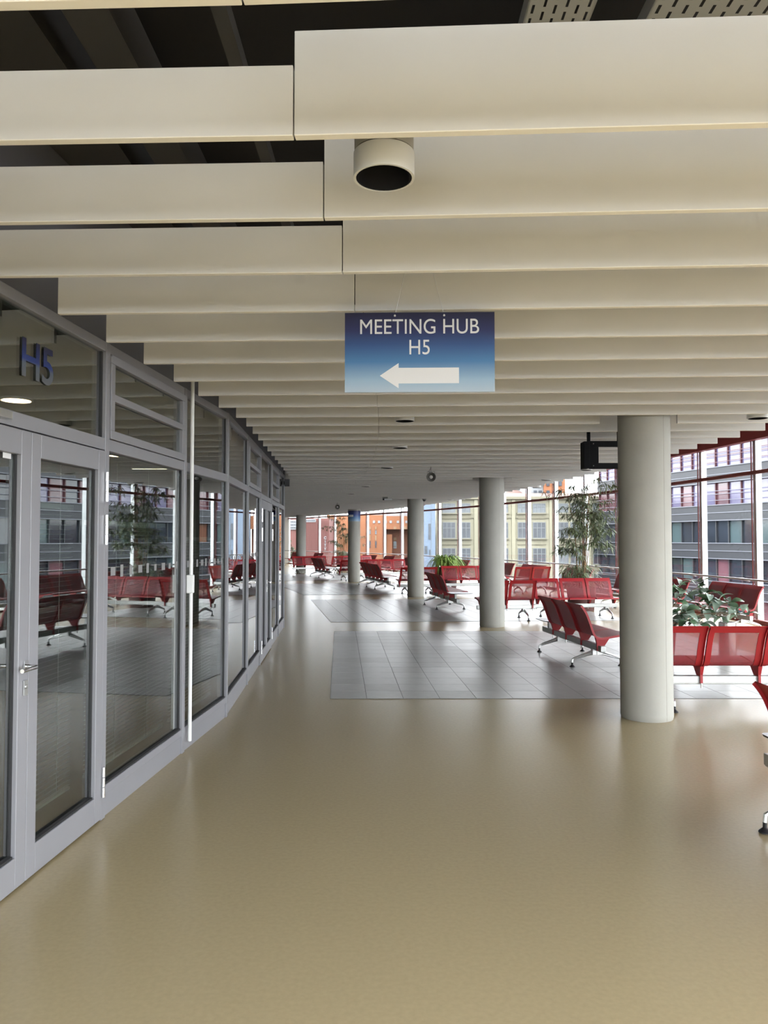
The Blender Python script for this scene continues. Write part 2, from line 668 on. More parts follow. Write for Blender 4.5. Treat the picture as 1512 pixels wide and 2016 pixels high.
# ---- end walls, inner wall
p_end = pol(R_FAC, FAC[-1])
struct(MB().bar((-20, p_end.y), (p_end.x + 0.1, p_end.y), 0.2, 0, SLAB).build('wall_far', 'wall_paint'), 'far end wall of the hall')
p_beg = pol(R_FAC, FAC[0])
wb = struct(empty('wall_back_added', (0, p_beg.y, 0)), 'unseen glazed end wall behind the camera, added for daylight')  # added out of view so daylight reaches the front baffles
MB().box(-8, p_beg.x + 8 - 8.0, -0.1, 0.1, 0, 0.3).build('sill', 'frame_grey', wb)
MB().box(-8, p_beg.x, -0.1, 0.1, 3.6, SLAB).build('head', 'frame_grey', wb)
x = -8.0
while x < p_beg.x - 0.4:
    MB().box(x - 0.04, x + 0.04, -0.08, 0.08, 0.3, 3.6).build('mullion', 'frame_grey', wb)
    x1 = min(x + 1.9, p_beg.x)
    MB().box(x + 0.04, x1 - 0.04, -0.006, 0.006, 0.3, 3.6).build('pane', 'facade_glass', wb)
    x = x1
struct(MB().bar((-20, p_beg.y), (-8, p_beg.y), 0.2, 0, SLAB).build('wall_back_solid', 'wall_paint'), 'plastered wall behind the camera')
struct(MB().bar((-8.6, 14.3), (-17, 49.0), 0.2, 0, SLAB).build('wall_left_far', 'wall_paint'), 'inner wall of the hall beyond the glass partition')

# ================================================================== GLASS PARTITION (left)
wall_left = struct(empty('wall_left', (part_x(7.05), 7.05, 0)), 'grey framed glass partition with doors along the corridor')


def pp(y, inset=0.0):
    """point on the partition line, inset metres behind its front face"""
    s = 0.0776 if y < 7.05 else -0.0555
    nrm = Vector((-1, s, 0)).normalized()
    return Vector((part_x(y), y, 0)) + nrm * inset


MY = [0.1, 1.35, 2.78, 4.50, 5.87, 7.05, 8.58, 9.90, 11.45, 12.80, 14.02]
Z_KERB, Z_RAIL, Z_T0, Z_T1, Z_H0, Z_H1 = 0.13, 0.17, 2.136, 2.206, 2.715, 2.772
BACK = 0.09


def wbox(parent, name, y0, y1, z0, z1, f, b, m, bevel=0.0):
    """box on the partition from y0 to y1, between depths f (front) and b (back)"""
    a, c = pp(y0, f), pp(y1 if y1 <= 7.05 or y0 >= 7.05 else 7.05, f)
    if y0 >= 7.05 - 1e-6:
        s = -0.0555
        a = Vector((-1.425 - 0.0555 * (y0 - 7.05), y0, 0)) + Vector((-1, s, 0)).normalized() * f
        c = Vector((-1.425 - 0.0555 * (y1 - 7.05), y1, 0)) + Vector((-1, s, 0)).normalized() * f
    else:
        s = 0.0776
        a = Vector((-1.62 + s * (y0 - 4.54), y0, 0)) + Vector((-1, s, 0)).normalized() * f
        c = Vector((-1.62 + s * (y1 - 4.54), y1, 0)) + Vector((-1, s, 0)).normalized() * f
    nrm = Vector((-1, s, 0)).normalized()
    a.z = z0
    c.z = z0
    o = MB().obox(a, c - a, nrm * (b - f), (0, 0, z1 - z0)).build(name, m, parent, bevel=bevel)
    return abs_child(o) if parent is not None else o


# mullions run full height
for i, yy in enumerate(MY):
    w = 0.055
    a0, a1 = yy - w / 2, yy + w / 2
    if abs(yy - 7.05) < 0.01:
        wbox(wall_left, 'mullion', a0, 7.05, 0, Z_H1, 0.0, BACK, 'frame_grey', 0.003)
        wbox(wall_left, 'mullion', 7.05, a1, 0, Z_H1, 0.0, BACK, 'frame_grey', 0.003)
    else:
        wbox(wall_left, 'mullion', a0, a1, 0, Z_H1, 0.0, BACK, 'frame_grey', 0.003)
# black cover strip beside the mullions: the glazing shadow gap
DOORS = (2, 7)     # bays that hold doors
VENTS = (3, 6, 8)
PANES = []
for i in range(len(MY) - 1):
    y0, y1 = MY[i] + 0.0275, MY[i + 1] - 0.0275
    if MY[i] >= 7.05 - 1e-6 or MY[i + 1] <= 7.05 + 1e-6:
        pass
    wbox(wall_left, 'head_rail', y0, y1, Z_H0, Z_H1, 0.004, BACK, 'frame_grey', 0.003)
    wbox(wall_left, 'transom', y0, y1, Z_T0, Z_T1, 0.004, BACK, 'frame_grey', 0.003)
    wbox(wall_left, 'upper_panel', y0 - 0.0275, y1 + 0.0275, Z_H1, SLAB, 0.03, BACK, 'panel_grey')
    # upper light
    if i in VENTS:
        vent = abs_child(MB().obox((0, 0, 0), (0, 0, 0), (0, 0, 0), (0, 0, 0)).build('vent_window', 'frame_grey', wall_left)) if False else None
        zm = (Z_T1 + Z_H0) / 2
        for (za, zb) in ((Z_T1 + 0.004, Z_T1 + 0.055), (zm - 0.022, zm + 0.022), (Z_H0 - 0.055, Z_H0 - 0.004)):
            wbox(wall_left, 'vent_rail', y0 + 0.006, y1 - 0.006, za, zb, -0.006, 0.06, 'frame_grey', 0.003)
        for (ya, yb) in ((y0 + 0.006, y0 + 0.06), (y1 - 0.06, y1 - 0.006)):
            wbox(wall_left, 'vent_stile', ya, yb, Z_T1 + 0.055, Z_H0 - 0.055, -0.005, 0.06, 'frame_grey', 0.003)
        wbox(wall_left, 'vent_pane', y0 + 0.06, y1 - 0.06, Z_T1 + 0.055, zm - 0.022, 0.02, 0.028, 'partition_glass')
        wbox(wall_left, 'vent_pane', y0 + 0.06, y1 - 0.06, zm + 0.022, Z_H0 - 0.055, 0.02, 0.028, 'partition_glass')
    else:
        wbox(wall_left, 'gasket', y1 - 0.014, y1, Z_T1, Z_H0, 0.022, 0.05, 'gasket')
        up = wbox(wall_left, 'pane', y0, y1 - 0.014, Z_T1, Z_H0, 0.03, 0.038, 'partition_glass')
    if i in DOORS:
        continue
    wbox(wall_left, 'kerb', y0 - 0.0275, y1 + 0.0275, 0, Z_KERB, 0.014, BACK, 'frame_grey')
    wbox(wall_left, 'bottom_rail', y0, y1, Z_KERB, Z_RAIL + 0.012, 0.004, BACK, 'frame_grey', 0.003)
    wbox(wall_left, 'gasket', y1 - 0.016, y1, Z_RAIL + 0.012, Z_T0, 0.022, 0.05, 'gasket')
    wbox(wall_left, 'gasket', y0, y1 - 0.016, Z_RAIL + 0.012, Z_RAIL + 0.024, 0.010, 0.05, 'gasket')
    wbox(wall_left, 'pane', y0, y1 - 0.016, Z_RAIL + 0.024, Z_T0, 0.03, 0.038, 'partition_glass')
    PANES.append((i, y0, y1))

# visibility markers on the two panes nearest the first door
for i, y0, y1 in PANES:
    if i < 3 or i > 6:
        continue
    nmk = 9
    for q in range(nmk):
        yy = y0 + 0.10 + (y1 - y0 - 0.2) * q / (nmk - 1)
        hh = (0.05, 0.075, 0.06, 0.05, 0.065, 0.045, 0.05, 0.04, 0.055)[q]
        wbox(wall_left, 'marker', yy, yy + (0.04 if q % 3 else 0.065), 1.42 - hh / 2, 1.42 + hh / 2, 0.0285, 0.0295, 'decal')

# doors


def door(n, bay, label, near):
    y0, y1 = MY[bay] + 0.0275, MY[bay + 1] - 0.0275
    ym = (y0 + y1) / 2 if not near else 3.665
    d = struct(empty('door_%d' % n, pp(ym)), label)
    for (ya, yb, side) in ((y0 + 0.006, ym - 0.002, 0), (ym + 0.002, y1 - 0.006, 1)):
        leaf = wbox(d, 'leaf', ya, ya + 0.085, 0.012, Z_T0 - 0.008, -0.004, 0.055, 'frame_grey', 0.003)
        bm2 = MB()

        def sub(yy0, yy1, z0, z1, f, b, name, m, bev=0.0):
            o = wbox(None, name, yy0, yy1, z0, z1, f, b, m, bev)
            o.parent = leaf
            o.matrix_parent_inverse = (d.matrix_basis @ leaf.matrix_parent_inverse @ leaf.matrix_basis).inverted()
            return o
        sub(yb - 0.085, yb, 0.012, Z_T0 - 0.008, -0.004, 0.055, 'stile', 'frame_grey', 0.003)
        sub(ya + 0.085, yb - 0.085, 0.012, 0.155, -0.004, 0.055, 'bottom_rail', 'frame_grey', 0.003)
        sub(ya + 0.085, yb - 0.085, Z_T0 - 0.125, Z_T0 - 0.008, -0.004, 0.055, 'top_rail', 'frame_grey', 0.003)
        sub(yb - 0.099, yb - 0.085, 0.155, Z_T0 - 0.125, 0.018, 0.05, 'gasket', 'gasket')
        sub(ya + 0.085, yb - 0.099, 0.155, 0.167, 0.002, 0.05, 'gasket', 'gasket')
        sub(ya + 0.085, yb - 0.099, 0.167, Z_T0 - 0.125, 0.026, 0.034, 'pane', 'partition_glass')
        # hinges
        hy = yb + 0.004 if side else ya - 0.004
        for z in (0.22, 1.67, 1.92):
            c = pp(hy, -0.012)
            h = MB()
            for s0, s1 in ((-0.085, -0.03), (-0.026, 0.026), (0.03, 0.085)):
                h.tube([(c.x, c.y, z + s0), (c.x, c.y, z + s1)], 0.011, 10)
            o = h.build('hinge', 'chrome', leaf, smooth=True)
            o.matrix_parent_inverse = (d.matrix_basis @ leaf.matrix_parent_inverse @ leaf.matrix_basis).inverted()
        if side == 0:
            # lever handle on the meeting stile of the near leaf, lever pointing away from the meeting edge
            c = pp(yb - 0.03, -0.006)
            nn = (pp(yb - 0.03, -0.07) - pp(yb - 0.03, 0.0)).normalized()
            dd = (pp(yb - 0.2, 0) - pp(yb, 0)).normalized()
            z = 1.02
            cc = Vector((c.x, c.y, z))
            h = MB().tube([cc, cc + nn * 0.05, cc + nn * 0.06 + dd * 0.012, cc + nn * 0.062 + dd * 0.135], 0.010, 10)
            h.obox(cc - dd * 0.016 + Vector((0, 0, -0.028)), dd * 0.032, nn * 0.008, (0, 0, 0.056))
            o = h.build('handle', 'chrome', leaf, smooth=True)
            o.matrix_parent_inverse = (d.matrix_basis @ leaf.matrix_parent_inverse @ leaf.matrix_basis).inverted()
            o['label'] = 'chrome lever handle'
            h = MB().obox(cc - dd * 0.014 + Vector((0, 0, -0.135)), dd * 0.03, nn * 0.008, (0, 0, 0.07))
            h.tube([cc + Vector((0, 0, -0.095)), cc + nn * 0.012 + Vector((0, 0, -0.095))], 0.009, 10)
            o = h.build('lock_plate', 'alu', leaf, smooth=True)
            o.matrix_parent_inverse = (d.matrix_basis @ leaf.matrix_parent_inverse @ leaf.matrix_basis).inverted()
            if near:
                sub(yb - 0.19, yb - 0.125, Z_T0 - 0.15, Z_T0 - 0.125, 0.0245, 0.0255, 'sticker', 'sign_white')
    # threshold gap and door closer
    if near:
        o = wbox(d, 'door_closer', y0 + 0.35, y0 + 0.64, Z_T0 + 0.02, Z_T0 + 0.055, -0.035, 0.004, 'alu', 0.003)
    return d


door(1, 2, 'grey framed double glass door nearest the camera', True)
door(2, 7, 'farther grey framed double glass door', False)

# blinds behind the glass
for (ya, yb, top, name, lab) in ((2.92, 3.55, 1.9, 'near leaf', 'venetian blind behind the leaf of the near door at the picture edge'),
                                 (3.78, 4.36, 1.78, 'far leaf', 'venetian blind behind the near door leaf with the visible hinges'),
                                 (4.55, 5.80, 1.70, '', 'venetian blind behind the pane between the near door and the white pipe'),
                                 (5.92, 6.98, 1.60, '', 'venetian blind behind the pane just beyond the white pipe')):
    b = tag(empty('venetian_blind', pp((ya + yb) / 2, 0.14)), lab, 'blind', 'blinds behind the partition glass')
    mslat = MB()
    z = 0.24
    a, c = pp(ya, 0.13), pp(yb, 0.13)
    nrm = (pp(ya, 0.2) - pp(ya, 0.1)).normalized()
    while z < top:
        mslat.obox(Vector((a.x, a.y, z)), c - a, nrm * 0.02 + Vector((0, 0, -0.004)), (0, 0, 0.0012))
        z += 0.026
    o = abs_child(mslat.build('slats', 'blind', b))
    o['kind'] = 'stuff'
    abs_child(MB().obox(Vector((a.x, a.y, top)), c - a, nrm * 0.03, (0, 0, 0.03)).build('head_rail', 'blind', b))
    abs_child(MB().obox(Vector((a.x, a.y, 0.215)), c - a, nrm * 0.022, (0, 0, 0.014)).build('bottom_rail', 'blind', b))
    for f in (0.3, 0.72):
        q = a + (c - a) * f - nrm * 0.004
        abs_child(MB().tube([(q.x, q.y, 0.22), (q.x, q.y, 2.1)], 0.002, 5).build('cord', 'cord', b))

# white conduit beside the second mullion
cdt = tag(empty('conduit_pipe', pp(5.90, -0.03)), 'thin white vertical pipe fixed in front of the glass partition', 'pipe')
c = pp(5.93, -0.028)
abs_child(MB().tube([(c.x, c.y, 0.075), (c.x, c.y, 3.0)], 0.0145, 10).build('pipe', 'white_paint', cdt, smooth=True))
abs_child(MB().box(c.x - 0.03, c.x + 0.022, c.y - 0.024, c.y + 0.024, 1.20, 1.34).build('clip_box', 'white_paint', cdt, bevel=0.006))

# lettering on the glass over the near door
gradient_z('h5_print', [(0.0, (0.11, 0.115, 0.12)), (0.42, (0.08, 0.10, 0.13)), (0.52, (0.01, 0.03, 0.16)), (1.0, (0.008, 0.008, 0.03))], -0.1, 0.1)
me = text_mesh('H5', 0.26, 0.001, 0.004)
me.transform(Matrix.Rotation(math.pi / 2, 4, 'X'))
a, b = pp(3.64, 0.024), pp(3.88, 0.024)
ang = math.atan2(b.y - a.y, b.x - a.x)
o = empty('door_lettering', (*((a + b) / 2)[:2], 2.475), ang)
letter_parts(me, 'h5_print', o, (0, 0, 0))
tag(o, 'blue fading H5 lettering on the glass over the near door', 'lettering')

# partition end: return wall and small black speaker
pe = pp(14.02, 0.045)
struct(MB().bar((pe.x + 0.03, 14.10), (-8.6, 14.30), 0.1, 0, SLAB).build('wall_return', 'panel_grey'), 'end wall of the meeting room')
sp = tag(empty('corner_speaker', (pe.x + 0.09, 13.99, 2.6)), 'small black box on the far upper corner of the glass partition', 'speaker')
MB().box(-0.045, 0.045, -0.04, 0.04, -0.03, 0.10).build('box', 'black_plastic', sp, bevel=0.006)
MB().box(-0.06, -0.04, -0.02, 0.02, 0.0, 0.06).build('bracket', 'black_metal', sp)

# meeting room behind the glass
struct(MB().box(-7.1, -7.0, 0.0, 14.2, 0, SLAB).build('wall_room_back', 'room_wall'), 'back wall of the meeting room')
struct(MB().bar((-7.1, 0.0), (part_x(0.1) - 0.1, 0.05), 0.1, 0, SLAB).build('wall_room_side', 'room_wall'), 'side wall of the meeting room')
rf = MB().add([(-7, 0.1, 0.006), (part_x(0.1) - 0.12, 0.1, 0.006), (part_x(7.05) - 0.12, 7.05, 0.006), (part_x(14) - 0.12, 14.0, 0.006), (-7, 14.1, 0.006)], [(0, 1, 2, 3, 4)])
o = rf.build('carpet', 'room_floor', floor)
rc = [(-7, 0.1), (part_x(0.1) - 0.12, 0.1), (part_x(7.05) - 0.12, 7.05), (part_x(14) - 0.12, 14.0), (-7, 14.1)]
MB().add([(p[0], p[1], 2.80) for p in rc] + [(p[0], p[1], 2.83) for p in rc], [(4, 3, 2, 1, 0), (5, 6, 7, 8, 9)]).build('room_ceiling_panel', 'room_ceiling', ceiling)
for (lx, ly, lab) in ((-3.10, 6.45, 'warm round lamp glowing inside the room above the near door'), (-3.75, 10.8, 'smaller warm round lamp deeper inside the meeting room')):
    t = tag(empty('recessed_lamp', (lx, ly, 2.80)), lab, 'lamp', 'round lamps inside the meeting room')
    MB().lathe([(0.13, 0.0), (0.13, -0.02), (0.115, -0.02)], 20).build('rim', 'lamp_white', t)
    MB().lathe([(0.114, -0.021), (0.0, -0.021)], 20).build('diffuser', 'room_lamp', t)
t = tag(empty('linear_lamp', (-3.87, 12.7, 2.80)), 'warm linear lamp in three glowing pieces inside the meeting room', 'lamp')
MB().box(-0.30, 0.30, -0.04, 0.04, -0.03, 0.0).build('housing', 'lamp_white', t)
for q in range(3):
    MB().box(-0.29 + q * 0.2, -0.11 + q * 0.2, -0.03, 0.03, -0.034, -0.03).build('tube', 'room_lamp', t)

# left wall behind the camera
struct(MB().bar((-2.05, -10.3), (part_x(0.05), 0.05), 0.15, 0, SLAB, 0.08).build('wall_left_near', 'wall_paint'), 'plain wall beside the camera')

# ================================================================== COLUMNS
COL_LABEL = ['round concrete column standing nearest, in front of the red benches',
             'second round concrete column, right of centre',
             'third round concrete column beside the green fern planter',
             'fourth round concrete column wearing a blue sign at its top',
             'farthest round concrete column at the left end of the row']
for c, lab in zip(COLUMNS, COL_LABEL):
    t = tag(empty('column', c), lab, 'column', 'round concrete columns')
    MB().lathe([(0.223, 0.0), (0.230, 0.02), (0.231, 0.05), (0.23, 0.06), (0.23, SLAB - 0.01)], 48).build('shaft', 'concrete', t, smooth=True)
    a = math.radians(-62)
    p = Vector((math.cos(a), math.sin(a), 0))
    q = Vector((-p.y, p.x, 0))
    MB().obox(p * 0.2295 - q * 0.0012, q * 0.0024, p * 0.0012, (0, 0, SLAB - 0.02)).build('seam', 'concrete_seam', t)

# ================================================================== BENCHES
MOD = 0.56


def seat_profile():
    ctrl = [(0.275, 0.395), (0.265, 0.418), (0.235, 0.426), (0.10, 0.412), (-0.02, 0.394), (-0.10, 0.384), (-0.155, 0.395),
            (-0.190, 0.435), (-0.215, 0.50), (-0.245, 0.59), (-0.285, 0.69), (-0.325, 0.755), (-0.355, 0.79)]
    out = []
    for i in range(len(ctrl) - 1):
        p0, p1, p2, p3 = (Vector(ctrl[max(0, min(len(ctrl) - 1, i + o))]) for o in (-1, 0, 1, 2))
        for s in (0, 0.5):
            out.append(0.5 * ((2 * p1) + (p2 - p0) * s + (2 * p0 - 5 * p1 + 4 * p2 - p3) * s * s + (3 * p1 - p0 - 3 * p2 + p3) * s ** 3))
    out.append(Vector(ctrl[-1]))
    return out


PROF = seat_profile()


def shell(us, i0, i1, thick):
    """sheet over profile points i0..i1, between the given x positions, with real thickness"""
    m = MB()
    pts, nor = [], []
    for i in range(i0, i1 + 1):
        d = (PROF[min(i + 1, len(PROF) - 1)] - PROF[max(i - 1, 0)]).normalized()
        nor.append(Vector((-d.y, d.x)) * -1)   # pointing up / to the sitter
        pts.append(PROF[i])
    nv = len(pts)
    for u0, u1 in zip(us[:-1], us[1:]):
        vs = []
        for p, q in zip(pts, nor):
            for u in (u0, u1):
                vs.append((u, p.x, p.y))
                vs.append((u, p.x - q.x * thick, p.y - q.y * thick))
        fs = []
        for i in range(nv - 1):
            a, b = 4 * i, 4 * (i + 1)
            fs += [(a, b, b + 2, a + 2), (a + 1, a + 3, b + 3, b + 1), (a, a + 1, b + 1, b), (a + 2, b + 2, b + 3, a + 3)]
        fs += [(0, 2, 3, 1), (4 * (nv - 1), 4 * (nv - 1) + 1, 4 * (nv - 1) + 3, 4 * (nv - 1) + 2)]
        m.add(vs, fs)
    return m


NP = len(PROF) - 1
SW = 0.272
I_A, I_B = 4, NP - 3
fr = shell([-SW, -0.212], 0, NP, 0.007)
for mm in (shell([0.212, SW], 0, NP, 0.007), shell([-0.212, 0.212], 0, I_A, 0.007), shell([-0.212, 0.212], I_B, NP, 0.007),
           shell([-SW, -SW + 0.006], 0, NP, 0.026), shell([SW - 0.006, SW], 0, NP, 0.026)):
    fr.add(mm.v, mm.f)
SEAT_ME = fr.mesh('seat', smooth=True)
SEAT_ME.materials.append(MATS['red_frame'])
PANEL_ME = shell([-0.212, 0.212], I_A, I_B, 0.003).mesh('mesh_panel', smooth=True)
PANEL_ME.materials.append(MATS['red_mesh'])
br = MB()
br.add([(-0.02, -0.18, 0.385), (0.02, -0.18, 0.385), (0.02, 0.0, 0.375), (-0.02, 0.0, 0.375),
        (-0.012, -0.155, 0.285), (0.012, -0.155, 0.285), (0.012, -0.06, 0.285), (-0.012, -0.06, 0.285)],
       [(0, 1, 2, 3), (7, 6, 5, 4), (0, 4, 5, 1), (1, 5, 6, 2), (2, 6, 7, 3), (3, 7, 4, 0)])
br.box(-0.012, 0.012, -0.162, -0.145, 0.22, 0.30)
BRACKET_ME = br.mesh('bracket')
BRACKET_ME.materials.append(MATS['red_frame'])
PIN_ME = MB().tube([(0, -0.153, 0.175), (0, -0.153, 0.222)], 0.010, 8).mesh('pin', smooth=True)
PIN_ME.materials.append(MATS['alu'])
lg = MB().box(-0.03, 0.03, -0.155, -0.035, 0.150, 0.215)
for s in (-1, 1):
    y0 = -0.095
    lg.tube([(0, y0 + s * 0.03, 0.205), (0, y0 + s * 0.10, 0.175), (0, y0 + s * 0.285, 0.110), (0, y0 + s * 0.312, 0.095), (0, y0 + s * 0.318, 0.055)], [0.016, 0.015, 0.014, 0.014, 0.013], 8)
    lg.tube([(0, y0 + s * 0.03, 0.160), (0, y0 + s * 0.10, 0.148), (0, y0 + s * 0.285, 0.098)], [0.013, 0.012, 0.010], 8)
LEG_ME = lg.mesh('leg', smooth=True)
LEG_ME.materials.append(MATS['alu'])
ft = MB().lathe([(0.034, 0.0), (0.034, 0.006), (0.022, 0.018), (0.012, 0.026), (0.012, 0.058)], 14)
FOOT_ME = ft.mesh('foot', smooth=True)
FOOT_ME.materials.append(MATS['black_plastic'])
tt = MB()
ring = []
for cx, cy, a0 in ((0.19, 0.19, 0), (-0.19, 0.19, 90), (-0.19, -0.19, 180), (0.19, -0.19, 270)):
    for q in range(7):
        a = math.radians(a0 + 15 * q)
        ring.append((cx + 0.06 * math.cos(a), cy + 0.06 * math.sin(a)))
nr = len(ring)
tt.add([(x, y, 0.013) for x, y in ring] + [(x * 0.97, y * 0.97, 0.0) for x, y in ring],
       [tuple(range(nr)), tuple(range(2 * nr - 1, nr - 1, -1))] + [((i + 1) % nr, i, nr + i, nr + (i + 1) % nr) for i in range(nr)])
TOP_ME = tt.mesh('table_top')
TOP_ME.materials.append(MATS['white_top'])
TOP_ME.materials.append(MATS['black_plastic'])
for p in TOP_ME.polygons:
    if abs(p.normal.z) < 0.5 or p.normal.z < -0.5:
        p.material_index = 1
BEAM_ME = {}


def bench(loc, face, nseat, label, group, tables=(), nlegs=2, tscale=1.0):
    """face: plan direction in which the seats look"""
    rz = math.atan2(face.y, face.x) - math.pi / 2
    t = tag(empty('beam_bench', (loc[0], loc[1], 0.005), rz), label, 'bench', group)
    half = nseat * MOD / 2
    x0, x1 = -half - 0.04, half + 0.04
    if -1 in tables:
        x0 -= 0.46 * tscale
    if 1 in tables:
        x1 += 0.46 * tscale
    key = (round(x0, 3), round(x1, 3))
    if key not in BEAM_ME:
        BEAM_ME[key] = MB().box(x0, x1, -0.135, -0.07, 0.215, 0.285).box(x0, x1, -0.128, -0.077, 0.205, 0.215).mesh('beam', bevel=0.004)
        BEAM_ME[key].materials.append(MATS['alu_beam'])
    link('beam', BEAM_ME[key], None, t)
    for i in range(nseat):
        xs = -half + MOD * (i + 0.5)
        s = link('seat', SEAT_ME, None, t, Matrix.Translation((xs, 0, 0)))
        link('mesh_panel', PANEL_ME, None, s)
    for i in range(nseat + 1):
        xs = -half + MOD * i
        xs = max(-half + 0.03, min(half - 0.03, xs))
        b = link('bracket', BRACKET_ME, None, t, Matrix.Translation((xs, 0, 0)))
        link('pin', PIN_ME, None, b)
    lx = half - 0.20
    for i in range(nlegs):
        xs = -lx + 2 * lx * i / (nlegs - 1)
        l = link('leg', LEG_ME, None, t, Matrix.Translation((xs, 0, 0)))
        for s in (-1, 1):
            link('foot', FOOT_ME, None, l, Matrix.Translation((0, -0.095 + s * 0.318, 0)))
    for s in tables:
        xs = s * (half + 0.02 + 0.25 * tscale)
        link('table_top', TOP_ME, None, t, Matrix.Translation((xs, 0.0, 0.395)) @ Matrix.Diagonal((tscale, tscale, 1, 1)))
        MB().box(xs - 0.03, xs + 0.03, -0.12, -0.08, 0.285, 0.395).build('table_post', 'alu_beam', t)
    return t


G_ISL, G_ROW, G_WIN = 'red benches beside the aisle', 'red benches in cross rows', 'red benches along the windows'


def tan_bench(rear_center, ang, n, label, tables, nlegs=2, tscale=1.0):
    """bench along the aisle looking outward; ang is the turn of its axis to the left"""
    a = math.radians(ang)
    return bench(rear_center, Vector((math.cos(a), math.sin(a), 0)), n, label, G_ISL, tables, nlegs, tscale)


# sitter looks along +face; local +x then points to -tangent (towards camera)
tan_bench((2.53, 3.66), 2, 3, 'red bench cut off by the right picture edge, nearest the camera', (-1,), 2, 0.62)
tan_bench((2.70, 10.42), 7, 3, 'three-seat red bench seen from behind, left of the nearest column', (-1,))
tan_bench((1.50, 18.22), 9.5, 3, 'three-seat red bench with side tables between second and third columns', (-1, 1))
tan_bench((-0.18, 25.75), 14, 5, 'long five-seat red bench in the aisle, between third and fourth columns', (1,), 3)
tan_bench((-2.52, 32.4), 21, 3, 'farthest aisle bench with three dark red seats, left of the blue-signed column', (1,))


def row_bench(th, R0, n, toward, label, dy=0.0):
    """bench on a radial line: its first seat starts at radius R0"""
    c = pol(R0 + n * MOD / 2, th) + tdir(th) * dy
    f = tdir(th) * (-1 if toward else 1)
    c = c - f * 0.0
    return bench(c, f, n, label, G_ROW)


# row beside the nearest column
bench((3.34, 7.62), Vector((0.0, 1, 0)), 3, 'red bench seen from behind, right of the nearest column before the leafy plant', G_ROW)
# second row
row_bench(7.05, 66.50, 2, False, 'red two-seat bench back just right of the second column', 0.25)
row_bench(7.05, 67.74, 3, True, 'bright red bench facing the camera below the tall bamboo', 0.25)
# third row
row_bench(13.2, 66.30, 2, False, 'red bench back standing behind the third column, below the fern', 0.25)
row_bench(13.2, 67.72, 3, True, 'bright red bench facing the camera, just left of the second column', 0.25)
row_bench(12.85, 69.64, 2, False, 'red two-seat bench back right of the second column, farther from camera', 0.25)
# fourth row
row_bench(19.75, 66.30, 2, False, 'red bench back behind the blue-signed column', 0.2)
row_bench(19.75, 67.50, 3, True, 'bright red bench facing the camera, just left of the third column', 0.2)
# fifth row
row_bench(25.3, 66.25, 3, True, 'farthest bright red bench, before the farthest column', -0.25)
row_bench(25.3, 67.98, 1, False, 'single dark red seat turned away in the farthest row', -0.25)
row_bench(25.3, 68.58, 3, True, 'farthest bright red bench behind the blue-signed column', -0.25)

# benches along the window wall, looking into the hall
WIN = [(3.45, 3, 'window bench cut off at the right picture edge'),
       (5.75, 3, 'dark red window bench of three seats right of the leafy plant'),
       (7.75, 3, 'dark red window bench partly hidden by the leafy plant and nearest column'),
       (9.25, 2, 'dark red window bench end between the bamboo and the nearest column'),
       (11.55, 3, 'dark red window bench directly behind the bamboo foliage'),
       (13.98, 3, 'dark red window bench just left of the bamboo'),
       (15.60, 2, 'dark red window bench peeping out right of the second column'),
       (18.65, 2, 'two-seat dark red window bench between fern and second column'),
       (22.9, 2, 'dark red window bench tip just left of the fern'),
       (24.75, 2, 'dark red window bench cut by the left edge of the third column'),
       (26.6, 3, 'wide dark red window bench between third and fourth columns'),
       (28.6, 2, 'dark red window bench just right of the blue-signed column'),
       (31.6, 2, 'dark red window bench left of the far bamboo'),
       (33.9, 2, 'farthest dark red window bench beside the farthest column')]
for th, ns, lab in WIN:
    bench(pol(70.55, th), -rdir(th), ns, lab, G_WIN)

